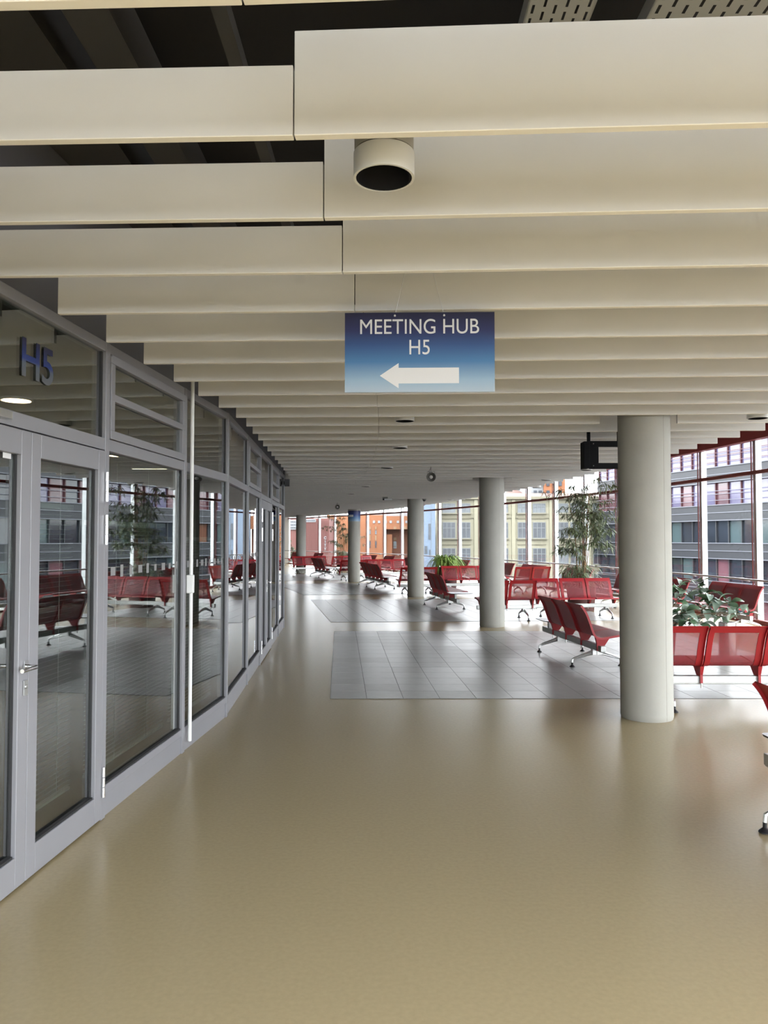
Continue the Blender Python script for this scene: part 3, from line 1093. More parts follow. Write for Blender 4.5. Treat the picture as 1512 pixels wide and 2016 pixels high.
# ================================================================== CEILING FIXTURES
LAMPS = [(0.0, 2.24, 'white cylindrical downlight hanging nearest the camera above the sign'),
         (0.19, 7.24, 'downlight in the centre line just past the hanging sign'),
         (0.19, 9.2, 'downlight in the centre line, third from the camera'),
         (0.05, 11.85, 'downlight in the centre line left of the round horn speaker'),
         (-0.38, 16.25, 'downlight in the centre line, fifth from the camera'),
         (-0.80, 18.7, 'downlight in the centre line, farthest one'),
         (3.37, 7.05, 'downlight at the right ceiling edge beside the nearest column'),
         (3.22, 12.05, 'downlight at the right ceiling edge below the screen bracket'),
         (3.03, 14.45, 'downlight at the right ceiling edge left of the bamboo top'),
         (1.87, 21.6, 'small downlight between second and third columns'),
         (3.27, 16.15, 'downlight at the red ceiling edge right of the second column')]
lamp0 = None
for x, y, lab in LAMPS:
    sh = math.tan(-A_R) * (x - x_on_R(R_JOINT, y))      # keep each lamp in the gap between two baffles
    y = 1.51 + 0.53 * (round((y + sh - 1.51) / 0.53 - 0.5) + 0.5) - sh - (0.02 if y < 3 else 0.0)
    if lamp0 is None:
        lamp0 = empty('downlight', (x, y, BZ))
        MB().lathe([(0.0915, 0.0), (0.0915, 0.074), (0.086, 0.078), (0.084, 0.078), (0.084, 0.0), (0.0915, 0.0)], 40, cap=False).build('housing', 'lamp_white', lamp0, smooth=True)
        MB().lathe([(0.084, 0.001), (0.079, 0.001), (0.058, 0.088), (0.060, 0.092), (0.084, 0.078)], 40, cap=False).build('reflector', 'black_metal', lamp0, smooth=True)
        MB().lathe([(0.060, 0.088), (0.0, 0.085)], 24).build('lens', 'lamp_lens', lamp0, smooth=True)
        MB().lathe([(0.089, 0.079), (0.089, 0.18), (0.03, 0.185), (0.03, 0.20)], 32).build('collar', 'lamp_collar', lamp0, smooth=True)
        MB().box(-0.015, 0.015, -0.25, 0.25, 0.18, 0.19).build('mounting_bar', 'lamp_collar', lamp0)
        o = lamp0
    else:
        o = copy_tree(lamp0)
        o.location = (x, y, BZ)
    tag(o, lab, 'downlight', 'cylindrical ceiling downlights')

# horn speakers
for x, y, z, s, lab in ((0.71, 11.55, 2.545, 1.0, 'round grey horn speaker hanging right of the sign'),
                        (-1.42, 23.4, 2.575, 1.0, 'farther round horn speaker left of the blue-signed column')):
    t = tag(empty('horn_speaker', (x, y, z)), lab, 'speaker', 'horn speakers on the ceiling')
    h = MB().lathe([(0.0, 0.16), (0.035, 0.16), (0.04, 0.10), (0.05, 0.05), (0.072, 0.0), (0.068, -0.002), (0.045, 0.045), (0.033, 0.07)], 24)
    h.v = [(a, c_, b) for a, b, c_ in h.v]
    h.build('horn', 'speaker_grey', t, smooth=True)
    h = MB().lathe([(0.0, 0.0), (0.022, 0.005), (0.026, 0.03), (0.02, 0.08)], 16)
    h.v = [(a, c_, b) for a, b, c_ in h.v]
    h.build('phase_plug', 'speaker_core', t, smooth=True)
    MB().tube([(-0.055, 0.06, 0), (-0.055, 0.06, 0.085), (0.055, 0.06, 0.085), (0.055, 0.06, 0)], 0.005, 6).tube([(0, 0.06, 0.085), (0, 0.06, 0.26)], 0.005, 6).build('bracket', 'speaker_grey', t)
    MB().tube([(0.01, 0.10, 0.03), (-0.03, 0.11, 0.09), (0.0, 0.09, 0.14), (-0.005, 0.08, 0.26)], 0.004, 6).build('cable', 'black_plastic', t)

# empty screen bracket
t = tag(empty('screen_bracket', (2.34, 8.0, 2.49)), 'black empty screen mounting frame hanging beside the nearest column', 'screen mount')
for (x0, x1, z0, z1) in ((-0.20, 0.30, -0.145, -0.085), (-0.20, 0.30, 0.085, 0.145), (-0.20, -0.105, -0.085, 0.085), (0.19, 0.30, -0.085, 0.085)):
    MB().box(x0, x1, -0.02, 0.02, z0, z1).build('frame_bar', 'black_metal', t, bevel=0.003)
MB().box(-0.26, -0.20, -0.03, 0.12, -0.14, 0.14).build('side_case', 'black_metal', t, bevel=0.004)
MB().box(-0.215, -0.185, 0.0, 0.03, 0.14, 0.40).build('drop_rod', 'black_metal', t)
MB().box(0.10, 0.13, 0.0, 0.03, 0.14, 0.40).build('drop_rod', 'black_metal', t)
for x, z in ((-0.16, -0.115), (-0.16, 0.115), (0.23, -0.115), (0.23, 0.115)):
    MB().tube([(x, -0.024, z), (x, -0.018, z)], 0.006, 8).build('bolt', 'chrome', t)

# dome camera and white projector-like emergency light far off
t = tag(empty('dome_camera', (1.10, 21.0, BZ)), 'small black dome camera on the ceiling beside the third column', 'camera')
MB().lathe([(0.055, 0.0), (0.055, -0.025), (0.0, -0.03)], 16).build('base', 'speaker_grey', t, smooth=True)
MB().lathe([(0.042, -0.028), (0.036, -0.055), (0.018, -0.07), (0.0, -0.073)], 16).build('dome', 'black_plastic', t, smooth=True)
t = tag(empty('ceiling_camera', (0.10, 20.5, BZ)), 'white box camera hanging under the ceiling left of the third column', 'camera')
MB().box(-0.09, 0.11, -0.05, 0.05, -0.065, -0.02).build('body', 'white_paint', t, bevel=0.008)
MB().tube([(-0.09, 0, -0.04), (-0.135, -0.01, -0.04)], 0.022, 12).build('lens', 'black_plastic', t, smooth=True)
MB().box(-0.14, 0.0, -0.01, 0.01, -0.02, 0.1).build('mount', 'speaker_grey', t)

# ================================================================== SIGNS
gradient_z('sign_print', [(0.0, (0.34, 0.42, 0.50)), (0.14, (0.24, 0.36, 0.48)), (0.38, (0.04, 0.155, 0.34)), (0.60, (0.011, 0.055, 0.19)), (0.78, (0.009, 0.014, 0.085)), (1.0, (0.008, 0.007, 0.035))], -0.18, 0.18, 0.35)
sg = tag(empty('hanging_sign', (0.163, 3.5, 2.473), math.radians(-1.6)), 'blue hanging sign reading MEETING HUB H5 with a white arrow', 'sign')
MB().box(-0.343, 0.343, -0.003, 0.003, -0.184, 0.184).build('board', 'sign_print', sg)
for body, size, z, x, wid in (('MEETING HUB', 0.098, 0.119, 0.0, 0.545), ('H5', 0.098, 0.023, 0.0, 0.093)):
    me = text_mesh(body, size, 0.0004)
    xs = [v.co.x for v in me.vertices]
    k = wid / (max(xs) - min(xs))
    me.transform(Matrix.Diagonal((k, 1, 1, 1)))
    me.transform(Matrix.Rotation(math.pi / 2, 4, 'X'))
    xs = [v.co.x for v in me.vertices]
    zs = [v.co.z for v in me.vertices]
    letter_parts(me, 'sign_white', sg, (x - (max(xs) + min(xs)) / 2, -0.0036, z - (max(zs) + min(zs)) / 2))
ar = [(-0.182, 0.0), (-0.096, 0.058), (-0.096, 0.036), (0.180, 0.036), (0.180, -0.036), (-0.096, -0.036), (-0.096, -0.058)]
MB().add([(x, -0.0042, z - 0.108) for x, z in ar] + [(x, -0.003, z - 0.108) for x, z in ar],
         [(1, 0, 6), (1, 6, 5, 2), (2, 5, 4, 3)] + [(i, (i + 1) % 7, 7 + (i + 1) % 7, 7 + i) for i in range(7)]).build('arrow', 'sign_white', sg)
for xa, xb in ((-0.113, -0.06), (0.113, 0.055)):
    MB().tube([(xa, 0.004, 0.172), (xb, 0.0, 0.40)], 0.0016, 5).build('string', 'sign_white', sg)
    MB().tube([(xa, -0.005, 0.168), (xa, 0.005, 0.176)], 0.005, 6).build('knot', 'sign_white', sg)

# wrap-around sign on the fourth column
c4 = COLUMNS[3]
gradient_z('wrap_print', [(0.0, (0.30, 0.42, 0.55)), (0.3, (0.10, 0.22, 0.42)), (0.6, (0.02, 0.05, 0.22)), (1.0, (0.012, 0.012, 0.08))], 0.0, 0.40, 0.4)
wr = tag(empty('column_sign', (c4.x, c4.y, 2.255)), 'blue arrow sign wrapped round the top of the fourth column', 'sign')


def arc_sheet(r0, r1, a0, a1, z0, z1, n=24):
    m = MB()
    vs, fs = [], []
    for i in range(n + 1):
        a = math.radians(a0 + (a1 - a0) * i / n)
        for r in (r0, r1):
            for z in (z0, z1):
                vs.append((r * math.cos(a), r * math.sin(a), z))
    for i in range(n):
        p, q = 4 * i, 4 * i + 4
        fs += [(p + 2, q + 2, q + 3, p + 3), (p, p + 1, q + 1, q), (p, q, q + 2, p + 2), (p + 1, p + 3, q + 3, q + 1)]
    return m.add(vs, fs)


arc_sheet(0.231, 0.235, -170, 60, 0, 0.40, 30).build('sheet', 'wrap_print', wr, smooth=True)
arc_sheet(0.2355, 0.2365, -150, -95, 0.165, 0.245, 12).build('arrow_shaft', 'sign_white', wr)
for i in range(4):
    w = 0.085 * (4 - i) / 4
    arc_sheet(0.2355, 0.2365, -150 - 4 * (i + 1), -150 - 4 * i, 0.205 - w, 0.205 + w, 2).build('arrow_head', 'sign_white', wr)

# ================================================================== PLANTS AND BIN


def planter(parent, r, h):
    MB().lathe([(r * 0.85, 0.004), (r, h), (r * 0.92, h), (r * 0.90, h - 0.05)], 28).build('pot', 'pot', parent, smooth=True)
    MB().lathe([(r * 0.90, h - 0.05), (0.0, h - 0.04)], 20).build('soil', 'soil', parent)


def leaf_blade(m, p, d, up, length, width, droop=0.3):
    d = d.normalized()
    s = d.cross(up)
    if s.length < 1e-3:
        s = Vector((1, 0, 0))
    s.normalize()
    mid = p + d * length * 0.45 + Vector((0, 0, -droop * length * 0.15))
    tip = p + d * length + Vector((0, 0, -droop * length * 0.55))
    m.add([p, mid - s * width / 2, mid + s * width / 2, tip], [(0, 1, 2), (1, 3, 2)])


def bamboo(loc, height, seed, label, nst, spread, scale=1.0, low=True):
    rn = random.Random(seed)
    t = tag(empty('potted_bamboo', loc), label, 'plant', 'potted bamboo plants')
    ph = 0.52
    planter(t, 0.33, ph)
    fol = MB()
    for i in range(nst):
        a = rn.uniform(0, 2 * math.pi)
        r0 = rn.uniform(0.02, 0.16)
        hh = height * rn.uniform(0.72, 1.0) if i > 2 else height
        lean = Vector((math.cos(a) * spread * rn.uniform(0.3, 1), math.sin(a) * spread * rn.uniform(0.3, 1), 0))
        pts = []
        for q in range(9):
            f = q / 8
            pts.append(Vector((math.cos(a) * r0, math.sin(a) * r0, ph - 0.05)) + lean * (f ** 2) + Vector((rn.uniform(-.012, .012), rn.uniform(-.012, .012), f * (hh - ph))))
        MB().tube(pts, [0.013 - 0.0085 * q / 8 for q in range(9)], 6).build('stem', 'bamboo_stem', t, smooth=True)
        # side branches with drooping leaf tufts
        nb = 9
        for b in range(nb):
            f = 0.38 + 0.62 * (b + rn.random()) / nb
            fi = min(7.99, f * 8)
            k = int(fi)
            base = pts[k].lerp(pts[k + 1], fi - k)
            ba = rn.uniform(0, 2 * math.pi)
            bl = rn.uniform(0.3, 0.95) * (1.15 - 0.55 * f) * scale
            bd = Vector((math.cos(ba), math.sin(ba), rn.uniform(0.1, 0.6)))
            tip = base + bd * bl
            mid = base + bd * bl * 0.55 + Vector((0, 0, 0.05))
            tip.z -= 0.12 * bl
            fol.tube([base, mid, tip], [0.004, 0.003, 0.0015], 4, cap=False)
            for tf in (0.5, 0.75, 1.0):
                c = base.lerp(tip, tf) + Vector((0, 0, 0.03))
                for _ in range(rn.randint(10, 15)):
                    la = rn.uniform(0, 2 * math.pi)
                    d = Vector((math.cos(la) * 0.8, math.sin(la) * 0.8, rn.uniform(-1.1, 0.25))) + bd * 0.5
                    leaf_blade(fol, c, d, Vector((rn.uniform(-.4, .4), rn.uniform(-.4, .4), 1)), rn.uniform(0.12, 0.22), rn.uniform(0.018, 0.027), 0.6)
    if low:
        for i in range(150):
            a = rn.uniform(0, 2 * math.pi)
            c = Vector((math.cos(a) * rn.uniform(0, 0.45), math.sin(a) * rn.uniform(0, 0.45), ph + rn.uniform(0.0, 0.55)))
            for _ in range(7):
                la = a + rn.uniform(-1.3, 1.3)
                d = Vector((math.cos(la), math.sin(la), rn.uniform(-0.9, 0.6)))
                leaf_blade(fol, c, d, Vector((0, 0, 1)), rn.uniform(0.13, 0.24), rn.uniform(0.014, 0.022), 0.8)
    o = fol.build('foliage', 'bamboo_leaf', t)
    o['kind'] = 'stuff'
    return t


bamboo((4.45, 17.4, 0), 2.95, 3, 'tall potted bamboo beside the windows, left of the nearest column', 9, 0.38)
bamboo((-2.05, 38.4, 0), 2.85, 11, 'far tall bamboo plant partly behind the blue-signed column', 6, 0.35, 1.2)

# arching fern (spider plant) behind the third row
t = tag(empty('potted_fern', (1.95, 24.1, 0)), 'bushy bright green arching fern beside the third column', 'plant')
planter(t, 0.36, 0.72)
LEAVES = []
for v in range(4):
    lm = MB()
    L = (0.62, 0.74, 0.52, 0.68)[v]
    hgt = (0.42, 0.30, 0.48, 0.36)[v]
    prev = None
    for q in range(9):
        f = q / 8
        y_ = L * f
        z_ = hgt * 4 * f * (1 - f) * 0.75 + hgt * 0.35 * f * (1 - f) - 0.28 * f ** 3
        w = 0.019 * (1 - f ** 3) + 0.002
        lm.v += [(-w, y_, z_ + 0.004), (0, y_, z_ - 0.004), (w, y_, z_ + 0.004)]
        if q:
            o_ = 3 * q
            lm.f += [(o_ - 3, o_ - 2, o_ + 1, o_), (o_ - 2, o_ - 1, o_ + 2, o_ + 1)]
    me = lm.mesh('leaf', smooth=True)
    me.materials.append(MATS['fern_leaf'])
    LEAVES.append(me)
rn = random.Random(5)
for i in range(150):
    a = rn.uniform(0, 2 * math.pi)
    tl = rn.uniform(-0.25, 0.45)
    s = rn.uniform(0.75, 1.05)
    mtx = Matrix.Translation((rn.uniform(-.16, .16), rn.uniform(-.16, .16), 0.70)) @ Matrix.Rotation(a, 4, 'Z') @ Matrix.Rotation(tl, 4, 'X') @ Matrix.Scale(s, 4)
    link('leaf', rn.choice(LEAVES), None, t, mtx)

# broad-leaved plant behind the front row
fx, fy = 3.42, 9.80
t = tag(empty('potted_rubber_plant', (fx, fy, 0)), 'broad-leaved glossy plant between the nearest column and the window bench', 'plant')
planter(t, 0.27, 0.46)


def big_leaf(curl, L, W):
    m = MB()
    rows = 7
    for q in range(rows + 1):
        f = q / rows
        w = W / 2 * (math.sin(math.pi * min(1, (f * 0.92 + 0.04)) ** 0.85)) * (0.75 + 0.45 * f) + 0.002
        if q == rows:
            w = 0.003
        z = 0.02 * math.sin(f * 3) - curl * f * f
        y_ = 0.03 + L * f
        m.v += [(-w, y_, z + w * 0.30), (0, y_, z), (w, y_, z + w * 0.30)]
        if q:
            o_ = 3 * q
            m.f += [(o_ - 3, o_ - 2, o_ + 1, o_), (o_ - 2, o_ - 1, o_ + 2, o_ + 1)]
    o_ = len(m.v)
    m.v += [(-0.003, 0, 0), (0.003, 0, 0), (0.003, 0.035, 0.0), (-0.003, 0.035, 0.0)]
    m.f.append((o_, o_ + 1, o_ + 2, o_ + 3))
    return m.mesh('leaf', smooth=True)


FL = []
for k, (cu, L, W, mm) in enumerate(((0.03, 0.15, 0.085, 'ficus_leaf'), (0.06, 0.17, 0.09, 'ficus_leaf_pale'), (0.01, 0.13, 0.08, 'ficus_leaf_pale'), (0.05, 0.14, 0.085, 'ficus_leaf'))):
    me = big_leaf(cu, L, W)
    me.materials.append(MATS[mm])
    FL.append(me)


def at_px(px, py, Y):
    x = (px - 756) / 1514.0
    z = -(py - 1008) / 1514.0
    c_, s_ = math.cos(PITCH), math.sin(PITCH)
    d = Vector((x, c_ - s_ * z, s_ + c_ * z))
    return Vector((0, 0, EYE)) + d * (Y / d.y)


rn = random.Random(21)
clusters = [(1338, 1152, 9.6), (1345, 1172, 9.4), (1382, 1150, 9.9), (1400, 1166, 9.7), (1350, 1205, 9.2), (1398, 1198, 9.8), (1418, 1182, 9.5),
            (1440, 1186, 9.7), (1452, 1204, 9.4), (1474, 1207, 9.6), (1360, 1222, 9.3), (1408, 1216, 10.0), (1434, 1212, 9.9), (1334, 1228, 9.5), (1386, 1226, 9.6),
            (1300, 1170, 9.8), (1285, 1200, 9.5)]
root = Vector((0, 0, 0.42))
for px, py, Y in clusters:
    c = at_px(px, py, Y) - Vector((fx, fy, 0))
    mid = root.lerp(c, 0.5) + Vector((0, 0, 0.10))
    MB().tube([root + Vector((rn.uniform(-.06, .06), rn.uniform(-.06, .06), 0)), mid, c], [0.010, 0.007, 0.004], 6).build('branch', 'ficus_stem', t, smooth=True)
    dirv = (c - mid).normalized()
    for q in range(rn.randint(6, 8)):
        a = q * 2.4 + rn.uniform(-.4, .4)
        p = c - dirv * 0.018 * q
        mtx = Matrix.Translation(p) @ Matrix.Rotation(a, 4, 'Z') @ Matrix.Rotation(rn.uniform(-0.5, 0.75), 4, 'X') @ Matrix.Rotation(rn.uniform(-.6, .6), 4, 'Y') @ Matrix.Scale(rn.uniform(0.9, 1.3), 4)
        link('leaf', rn.choice(FL), None, t, mtx)

t = tag(empty('waste_bin', (4.60, 10.35, 0)), 'brushed steel cylinder waste bin seen through the front bench mesh', 'waste bin')
MB().lathe([(0.108, 0.006), (0.110, 0.012), (0.110, 0.50), (0.104, 0.505), (0.100, 0.505), (0.100, 0.03), (0.0, 0.03)], 32).build('can', 'steel_bin', t, smooth=True)
MB().lathe([(0.113, 0.0), (0.113, 0.02), (0.111, 0.02)], 32).build('base_ring', 'black_plastic', t)

# ================================================================== OUTSIDE
mat('plaster_yellow', (0.25, 0.235, 0.17), 0.9, var=0.10, scale=0.25)
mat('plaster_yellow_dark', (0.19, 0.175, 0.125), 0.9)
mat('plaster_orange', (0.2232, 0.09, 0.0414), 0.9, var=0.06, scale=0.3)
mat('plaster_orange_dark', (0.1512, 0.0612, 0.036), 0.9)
mat('plaster_blue', (0.1152, 0.1512, 0.2016), 0.8, var=0.10, scale=0.2)
mat('sheet_red', (0.1296, 0.0468, 0.0396), 0.7)
mat('plaster_white', (0.216, 0.2232, 0.2304), 0.8)
mat('pale_orange', (0.2232, 0.1512, 0.09), 0.9)
mat('old_glass', (0.035, 0.042, 0.052), 0.25, var=0.4, scale=0.8)
mat('old_glass_pale', (0.1, 0.115, 0.125), 0.3, var=0.3, scale=0.8)
mat('window_bar', (0.1512, 0.162, 0.1656), 0.6)
mat('office_grey', (0.016, 0.018, 0.023), 0.5)
mat('office_line', (0.11, 0.115, 0.135), 0.5)
mat('office_red', (0.06, 0.014, 0.018), 0.5)
mat('office_lilac', (0.095, 0.085, 0.15), 0.12, spec=0.8)
mat('office_pink', (0.1, 0.045, 0.055), 0.15, spec=0.8, var=0.3, scale=0.4)
mat('office_slate', (0.018, 0.022, 0.03), 0.1, spec=0.9, var=0.3, scale=0.4)
mat('office_teal', (0.045, 0.07, 0.075), 0.15, spec=0.8)
mat('office_orange_reflection', (0.1, 0.042, 0.026), 0.2)  # reflection of the orange building put into the pane colour
mat('roof_tile', (0.108, 0.0504, 0.036), 0.8)
mat('tree_leaf', (0.0792, 0.0936, 0.0576), 0.7, var=0.4, scale=1.5)

struct(MB().box(-220, 220, -150, 260, -9.4, -9.0).build('ground', 'asphalt'), 'street ground far below the hall')


def window_grid(parent, ox, oy, oz, w, h, nx, nz_split, bar, mglass, mbar, name='window'):
    """window in a wall facing -Y: glass pane set back, bars proud of it"""
    m = MB()
    t_ = 0.09
    m.box(ox, ox + w, oy - 0.10, oy + 0.05, oz, oz + t_).box(ox, ox + w, oy - 0.10, oy + 0.05, oz + h - t_, oz + h)
    for i in range(nx + 1):
        x = ox + (w - bar) * i / nx
        m.box(x, x + bar, oy - 0.10, oy + 0.05, oz + t_, oz + h - t_)
    if nz_split:
        z = oz + h * nz_split
        m.box(ox, ox + w, oy - 0.09, oy + 0.05, z, z + bar)
    f = m.build(name, mbar, parent)
    g = MB().box(ox, ox + w, oy - 0.03, oy + 0.02, oz, oz + h).build('pane', mglass, f)
    return f


# yellow factory
YB = 90.0
k = YB / 1514.0


def X_(px):
    return (px - 756) * k


def Z_(py):
    return EYE + (1060 - py) * k


fac = tag(empty('factory_building', (X_(1000), YB, -9)), 'old pale yellow factory with large paned windows outside', 'building')


def fchild(o):
    return abs_child(o)


bx0, bx1 = X_(859), X_(1185)
fchild(MB().box(bx0, bx1, YB, YB + 14, -9, Z_(981)).build('wall', 'plaster_yellow', fac))
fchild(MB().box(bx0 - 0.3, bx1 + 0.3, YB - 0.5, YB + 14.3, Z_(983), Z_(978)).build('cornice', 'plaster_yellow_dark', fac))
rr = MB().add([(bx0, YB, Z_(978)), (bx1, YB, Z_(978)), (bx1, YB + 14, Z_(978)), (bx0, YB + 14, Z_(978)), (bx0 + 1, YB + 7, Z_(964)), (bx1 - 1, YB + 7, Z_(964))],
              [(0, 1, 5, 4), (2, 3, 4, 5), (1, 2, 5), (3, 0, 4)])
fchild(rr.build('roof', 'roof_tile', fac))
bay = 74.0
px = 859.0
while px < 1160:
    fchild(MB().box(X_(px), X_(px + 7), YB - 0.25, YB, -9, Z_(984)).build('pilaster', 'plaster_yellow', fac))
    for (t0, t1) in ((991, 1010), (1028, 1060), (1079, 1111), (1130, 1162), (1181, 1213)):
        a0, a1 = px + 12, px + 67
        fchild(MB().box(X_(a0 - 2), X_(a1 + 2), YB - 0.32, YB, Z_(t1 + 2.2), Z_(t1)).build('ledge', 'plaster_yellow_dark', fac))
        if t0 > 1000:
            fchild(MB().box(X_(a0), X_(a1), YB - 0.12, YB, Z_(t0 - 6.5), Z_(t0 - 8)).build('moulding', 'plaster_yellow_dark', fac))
        mid = (a0 + a1) / 2
        for (c0, c1) in ((a0, mid - 2), (mid + 2, a1)):
            f = window_grid(fac, X_(c0), YB - 0.02, Z_(t1), X_(c1) - X_(c0), Z_(t0) - Z_(t1), 3, 0.62, 0.075, 'old_glass_pale' if (t0 < 1000 or RND.random() < 0.25) else 'old_glass', 'window_bar')
            abs_child(f)
    fchild(MB().box(X_(px), X_(px + bay), YB - 0.15, YB, Z_(1020), Z_(1017.5)).build('string_course', 'plaster_yellow_dark', fac))
    px += bay
fchild(MB().box(X_(868), X_(868.8), YB - 0.4, YB - 0.3, -9, Z_(985)).build('downpipe', 'window_bar', fac))

# buildings above and behind the factory
hb = tag(empty('house_block', (X_(1085), 118, -9)), 'orange and white apartment house rising behind the yellow factory roof', 'building')
k2 = 118 / 1514.0


def hb_box(p0, p1, y0, y1, q0, q1, name, m):
    return abs_child(MB().box((p0 - 756) * k2, (p1 - 756) * k2, q0, q1, EYE + (1060 - y1) * k2, EYE + (1060 - y0) * k2).build(name, m, hb))


hb_box(1046, 1110, 900, 1180, 118, 130, 'wall', 'plaster_white')
hb_box(1070, 1112, 900, 1180, 117.6, 118, 'orange_panel', 'plaster_orange')
for wx in (1050, 1060, 1075, 1088, 1099):
    for wy in (930, 948, 966):
        hb_box(wx, wx + 6, wy, wy + 9, 117.4, 117.7, 'window', 'old_glass')
hb2 = tag(empty('town_roof', (X_(1015), 125, -9)), 'pale house with red roof behind the factory, left of the bamboo top', 'building')
k3 = 125 / 1514.0
abs_child(MB().box((992 - 756) * k3, (1032 - 756) * k3, 125, 135, -9, EYE + (1060 - 972) * k3).build('wall', 'plaster_white', hb2))
abs_child(MB().add([((990 - 756) * k3, 124.5, EYE + 88 * k3), ((1034 - 756) * k3, 124.5, EYE + 88 * k3), ((1034 - 756) * k3, 136, EYE + 88 * k3), ((990 - 756) * k3, 136, EYE + 88 * k3), ((1000 - 756) * k3, 130, EYE + 101 * k3), ((1024 - 756) * k3, 130, EYE + 101 * k3)],
                   [(0, 1, 5, 4), (2, 3, 4, 5), (1, 2, 5), (3, 0, 4)]).build('roof', 'roof_tile', hb2))

# blue-grey building
YB = 84.0
k = YB / 1514.0
bl = tag(empty('blue_building', (X_(838), YB, -9)), 'pale blue wall building between orange and yellow buildings', 'building')
abs_child(MB().box(X_(815), X_(857), YB, YB + 5, -9, Z_(960)).build('wall', 'plaster_blue', bl))
abs_child(MB().box(X_(843.5), X_(847.5), YB - 0.06, YB, Z_(1062), Z_(1031)).build('slot_window', 'old_glass', bl))
abs_child(MB().box(X_(836), X_(841), YB - 0.06, YB, Z_(1090), Z_(1075)).build('window', 'old_glass', bl))
abs_child(MB().box(X_(845), X_(847), YB - 0.06, YB, Z_(1096), Z_(1082)).build('window', 'old_glass', bl))
abs_child(MB().box(X_(848.2), X_(848.7), YB - 0.04, YB, -9, Z_(960)).build('joint', 'window_bar', bl))

# orange building
YB = 88.0
k = YB / 1514.0
og = tag(empty('orange_building', (X_(735), YB, -9)), 'bright orange block with narrow white windows outside', 'building')
abs_child(MB().box(X_(644), X_(756), YB, YB + 16, -9, Z_(1014)).build('wall', 'plaster_orange', og))
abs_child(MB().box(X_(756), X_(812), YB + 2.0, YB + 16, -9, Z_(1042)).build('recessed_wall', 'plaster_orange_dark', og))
abs_child(MB().box(X_(756), X_(812), YB, YB + 16, Z_(1042), Z_(1016)).build('upper_wall', 'plaster_orange', og))
abs_child(MB().box(X_(761), X_(772), YB + 0.6, YB + 2.0, -9, Z_(1052)).build('bay_wall', 'plaster_orange', og))
for wx in (727, 738.5, 757):
    for (t0, t1, mm) in ((1037, 1042.5, 'pale_orange'), (1044, 1052, 'old_glass_pale'), (1054, 1064, 'pale_orange'), (1065.5, 1074, 'old_glass'), (1075.5, 1078, 'old_glass')):
        abs_child(MB().box(X_(wx), X_(wx + 2.8), YB - 0.08, YB + 0.01, Z_(t1), Z_(t0)).build('window', mm, og))
for wx in (721, 734, 744, 757, 767, 781, 798):
    abs_child(MB().box(X_(wx), X_(wx + 4.5), YB - 0.08, YB + 0.01, Z_(1030), Z_(1025)).build('window', 'plaster_white', og))
for wx in (775, 790):
    for (t0, t1, mm) in ((1058, 1064, 'pale_orange'), (1066, 1076, 'office_teal'), (1077, 1080, 'old_glass_pale')):
        abs_child(MB().box(X_(wx), X_(wx + 6), YB + 1.9, YB + 2.01, Z_(t1), Z_(t0)).build('window', mm, og))
for wx in (775, 789, 795):
    abs_child(MB().box(X_(wx), X_(wx + 5), YB - 0.08, YB + 0.01, Z_(1042), Z_(1037)).build('window', 'pale_orange', og))
abs_child(MB().box(X_(700), X_(812), YB + 4, YB + 16, Z_(1016), Z_(1006)).build('attic', 'plaster_white', og))

# red ribbed hall with stacked lettering
YB = 76.0
k = YB / 1514.0
rb = tag(empty('ribbed_building', (X_(622), YB, -9)), 'dull red ribbed hall with small white stacked letters', 'building')
abs_child(MB().box(X_(600), X_(648), YB, YB + 10, -9, Z_(1020)).build('wall', 'sheet_red', rb))
px = 602
while px < 646:
    abs_child(MB().box(X_(px), X_(px + 1.1), YB - 0.10, YB, -9, Z_(1024)).build('rib', 'sheet_red', rb))
    px += 2.4
abs_child(MB().box(X_(602), X_(622), YB - 0.15, YB - 0.1, Z_(1028), Z_(1022)).build('name_band', 'plaster_white', rb))
for i in range(6):
    abs_child(MB().box(X_(603.5 + 3 * i), X_(605.5 + 3 * i), YB - 0.18, YB - 0.15, Z_(1026.5), Z_(1023.5)).build('letter_block', 'old_glass', rb))
me = text_mesh('C\nI\nT\nY', 0.36, 0.01, 0.01)
me.transform(Matrix.Rotation(math.pi / 2, 4, 'X'))
letter_parts(me, 'plaster_white', rb, (X_(640.5) - rb.location.x, -0.16, Z_(1070) - rb.location.z))

wt = tag(empty('white_board_building', (X_(580), 80, -9)), 'white building with rows of dark lettering beyond the farthest column', 'building')
abs_child(MB().box(X_(545), X_(599), 79, 92, -9, Z_(1019)).build('wall', 'sheet_red', wt))
abs_child(MB().box(X_(548), X_(592), 78.8, 79, Z_(1042), Z_(1022)).build('board', 'plaster_white', wt))
for j, zz in enumerate((1026, 1032, 1038)):
    for i in range(11):
        abs_child(MB().box(X_(550 + 3.6 * i), X_(552.4 + 3.6 * i), 78.75, 78.8, Z_(zz + 1.4), Z_(zz - 1.0)).build('letter_block', 'old_glass', wt))
rn = random.Random(9)
tr = tag(empty('street_tree', (X_(576), 70, -9)), 'pale green street tree beyond the farthest column', 'tree')
MB().tube([(0, 0, 0), (0.1, 0, 4), (0, 0.1, 8.0)], [0.25, 0.2, 0.12], 8).build('trunk', 'ficus_stem', tr, smooth=True)
fl = MB()
for i in range(900):
    a, b, r = rn.uniform(0, 6.28), rn.uniform(-1, 1), rn.random() ** 0.4
    p = Vector((math.cos(a) * math.sqrt(1 - b * b) * r * 1.3, math.sin(a) * math.sqrt(1 - b * b) * r * 1.3, 8.6 + b * r * 1.9))
    leaf_blade(fl, p, Vector((rn.uniform(-1, 1), rn.uniform(-1, 1), rn.uniform(-1, 1))), Vector((rn.random(), rn.random(), 1)), 0.35, 0.2)
o = fl.build('crown', 'tree_leaf', tr)
o['kind'] = 'stuff'

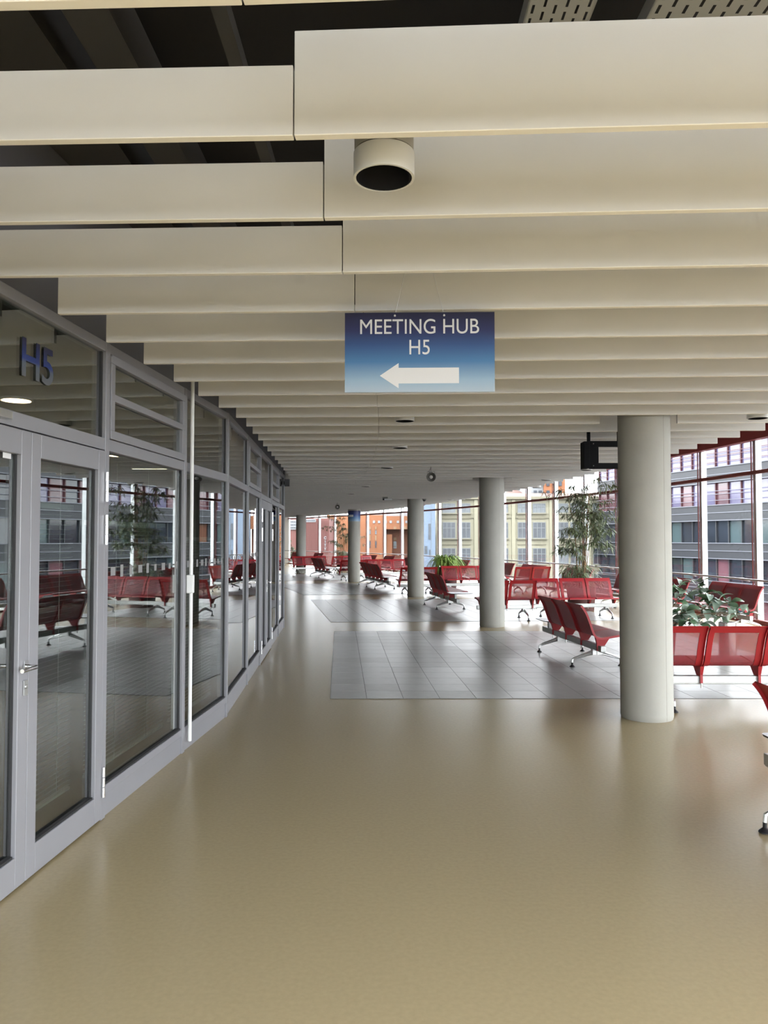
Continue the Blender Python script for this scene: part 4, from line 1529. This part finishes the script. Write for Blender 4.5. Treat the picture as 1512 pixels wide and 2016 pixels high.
# office block on the right: bands, glass floors, rails
A = Vector((24.45, 88.0, 0))
B = Vector((42.9, 25.0, 0))
u = (B - A).normalized()
nrm = Vector((-u.y, u.x, 0))
if nrm.x > 0:
    nrm = -nrm        # towards the hall
LEN = (B - A).length
of = tag(empty('office_building', (A.x, A.y, -9)), 'long dark glass office block with grey bands and red frames outside', 'building')


def oblk(s0, s1, d0, d1, z0, z1, name, m, parent=None):
    o_ = A + u * s0 + nrm * d0
    o_.z = z0
    ob = MB().obox(o_, u * (s1 - s0), nrm * (d1 - d0), (0, 0, z1 - z0)).build(name, m, parent or of)
    return abs_child(ob) if parent is None else ob


oblk(0, LEN, -14, -0.5, -9, 13.5, 'core', 'office_grey')
TOPS = [-5.69, -2.26, 1.17, 4.60, 8.03, 11.46]
for zt in TOPS:
    oblk(0, LEN, -0.5, 0.0, zt - 1.40, zt, 'spandrel', 'office_grey')
    oblk(0, LEN, 0.0, 0.06, zt - 0.70, zt - 0.63, 'sill_line', 'office_line')
    oblk(0, LEN, 0.0, 0.10, zt - 1.40, zt - 1.32, 'sill_line', 'office_line')
    oblk(0, LEN, 0.0, 0.10, zt - 0.02, zt + 0.06, 'sill_line', 'office_line')
rn = random.Random(4)
for fi, zt in enumerate(TOPS[:-1]):
    z0, z1 = zt, zt + 2.03
    s = 0.0
    while s < 46:
        if zt > 8:
            mm = 'office_lilac'
        elif zt > 4:
            mm = rn.choice(['office_pink', 'office_pink', 'office_lilac', 'office_slate'])
        else:
            mm = rn.choice(['office_slate', 'office_slate', 'office_slate', 'office_teal', 'office_orange_reflection' if zt > 0 else 'office_pink'])
        oblk(s + 0.06, s + 1.54, -0.5, -0.35, z0, z1, 'pane', mm)
        oblk(s - 0.06, s + 0.06, -0.5, -0.2, z0, z1, 'frame_post', 'office_red' if zt > 3 else 'office_grey')
        s += 1.6
    oblk(46, LEN, -0.5, -0.35, z0, z1, 'glass_strip', 'office_slate')
    if zt > 3:
        for dz in (0.42, 0.98, 1.27):
            oblk(0, LEN, 0.05, 0.09, zt + dz, zt + dz + 0.05, 'balcony_rail', 'office_line' if zt < 8 else 'office_red')
oblk(0, LEN, -14, 0.2, 13.5, 13.9, 'parapet', 'office_line')
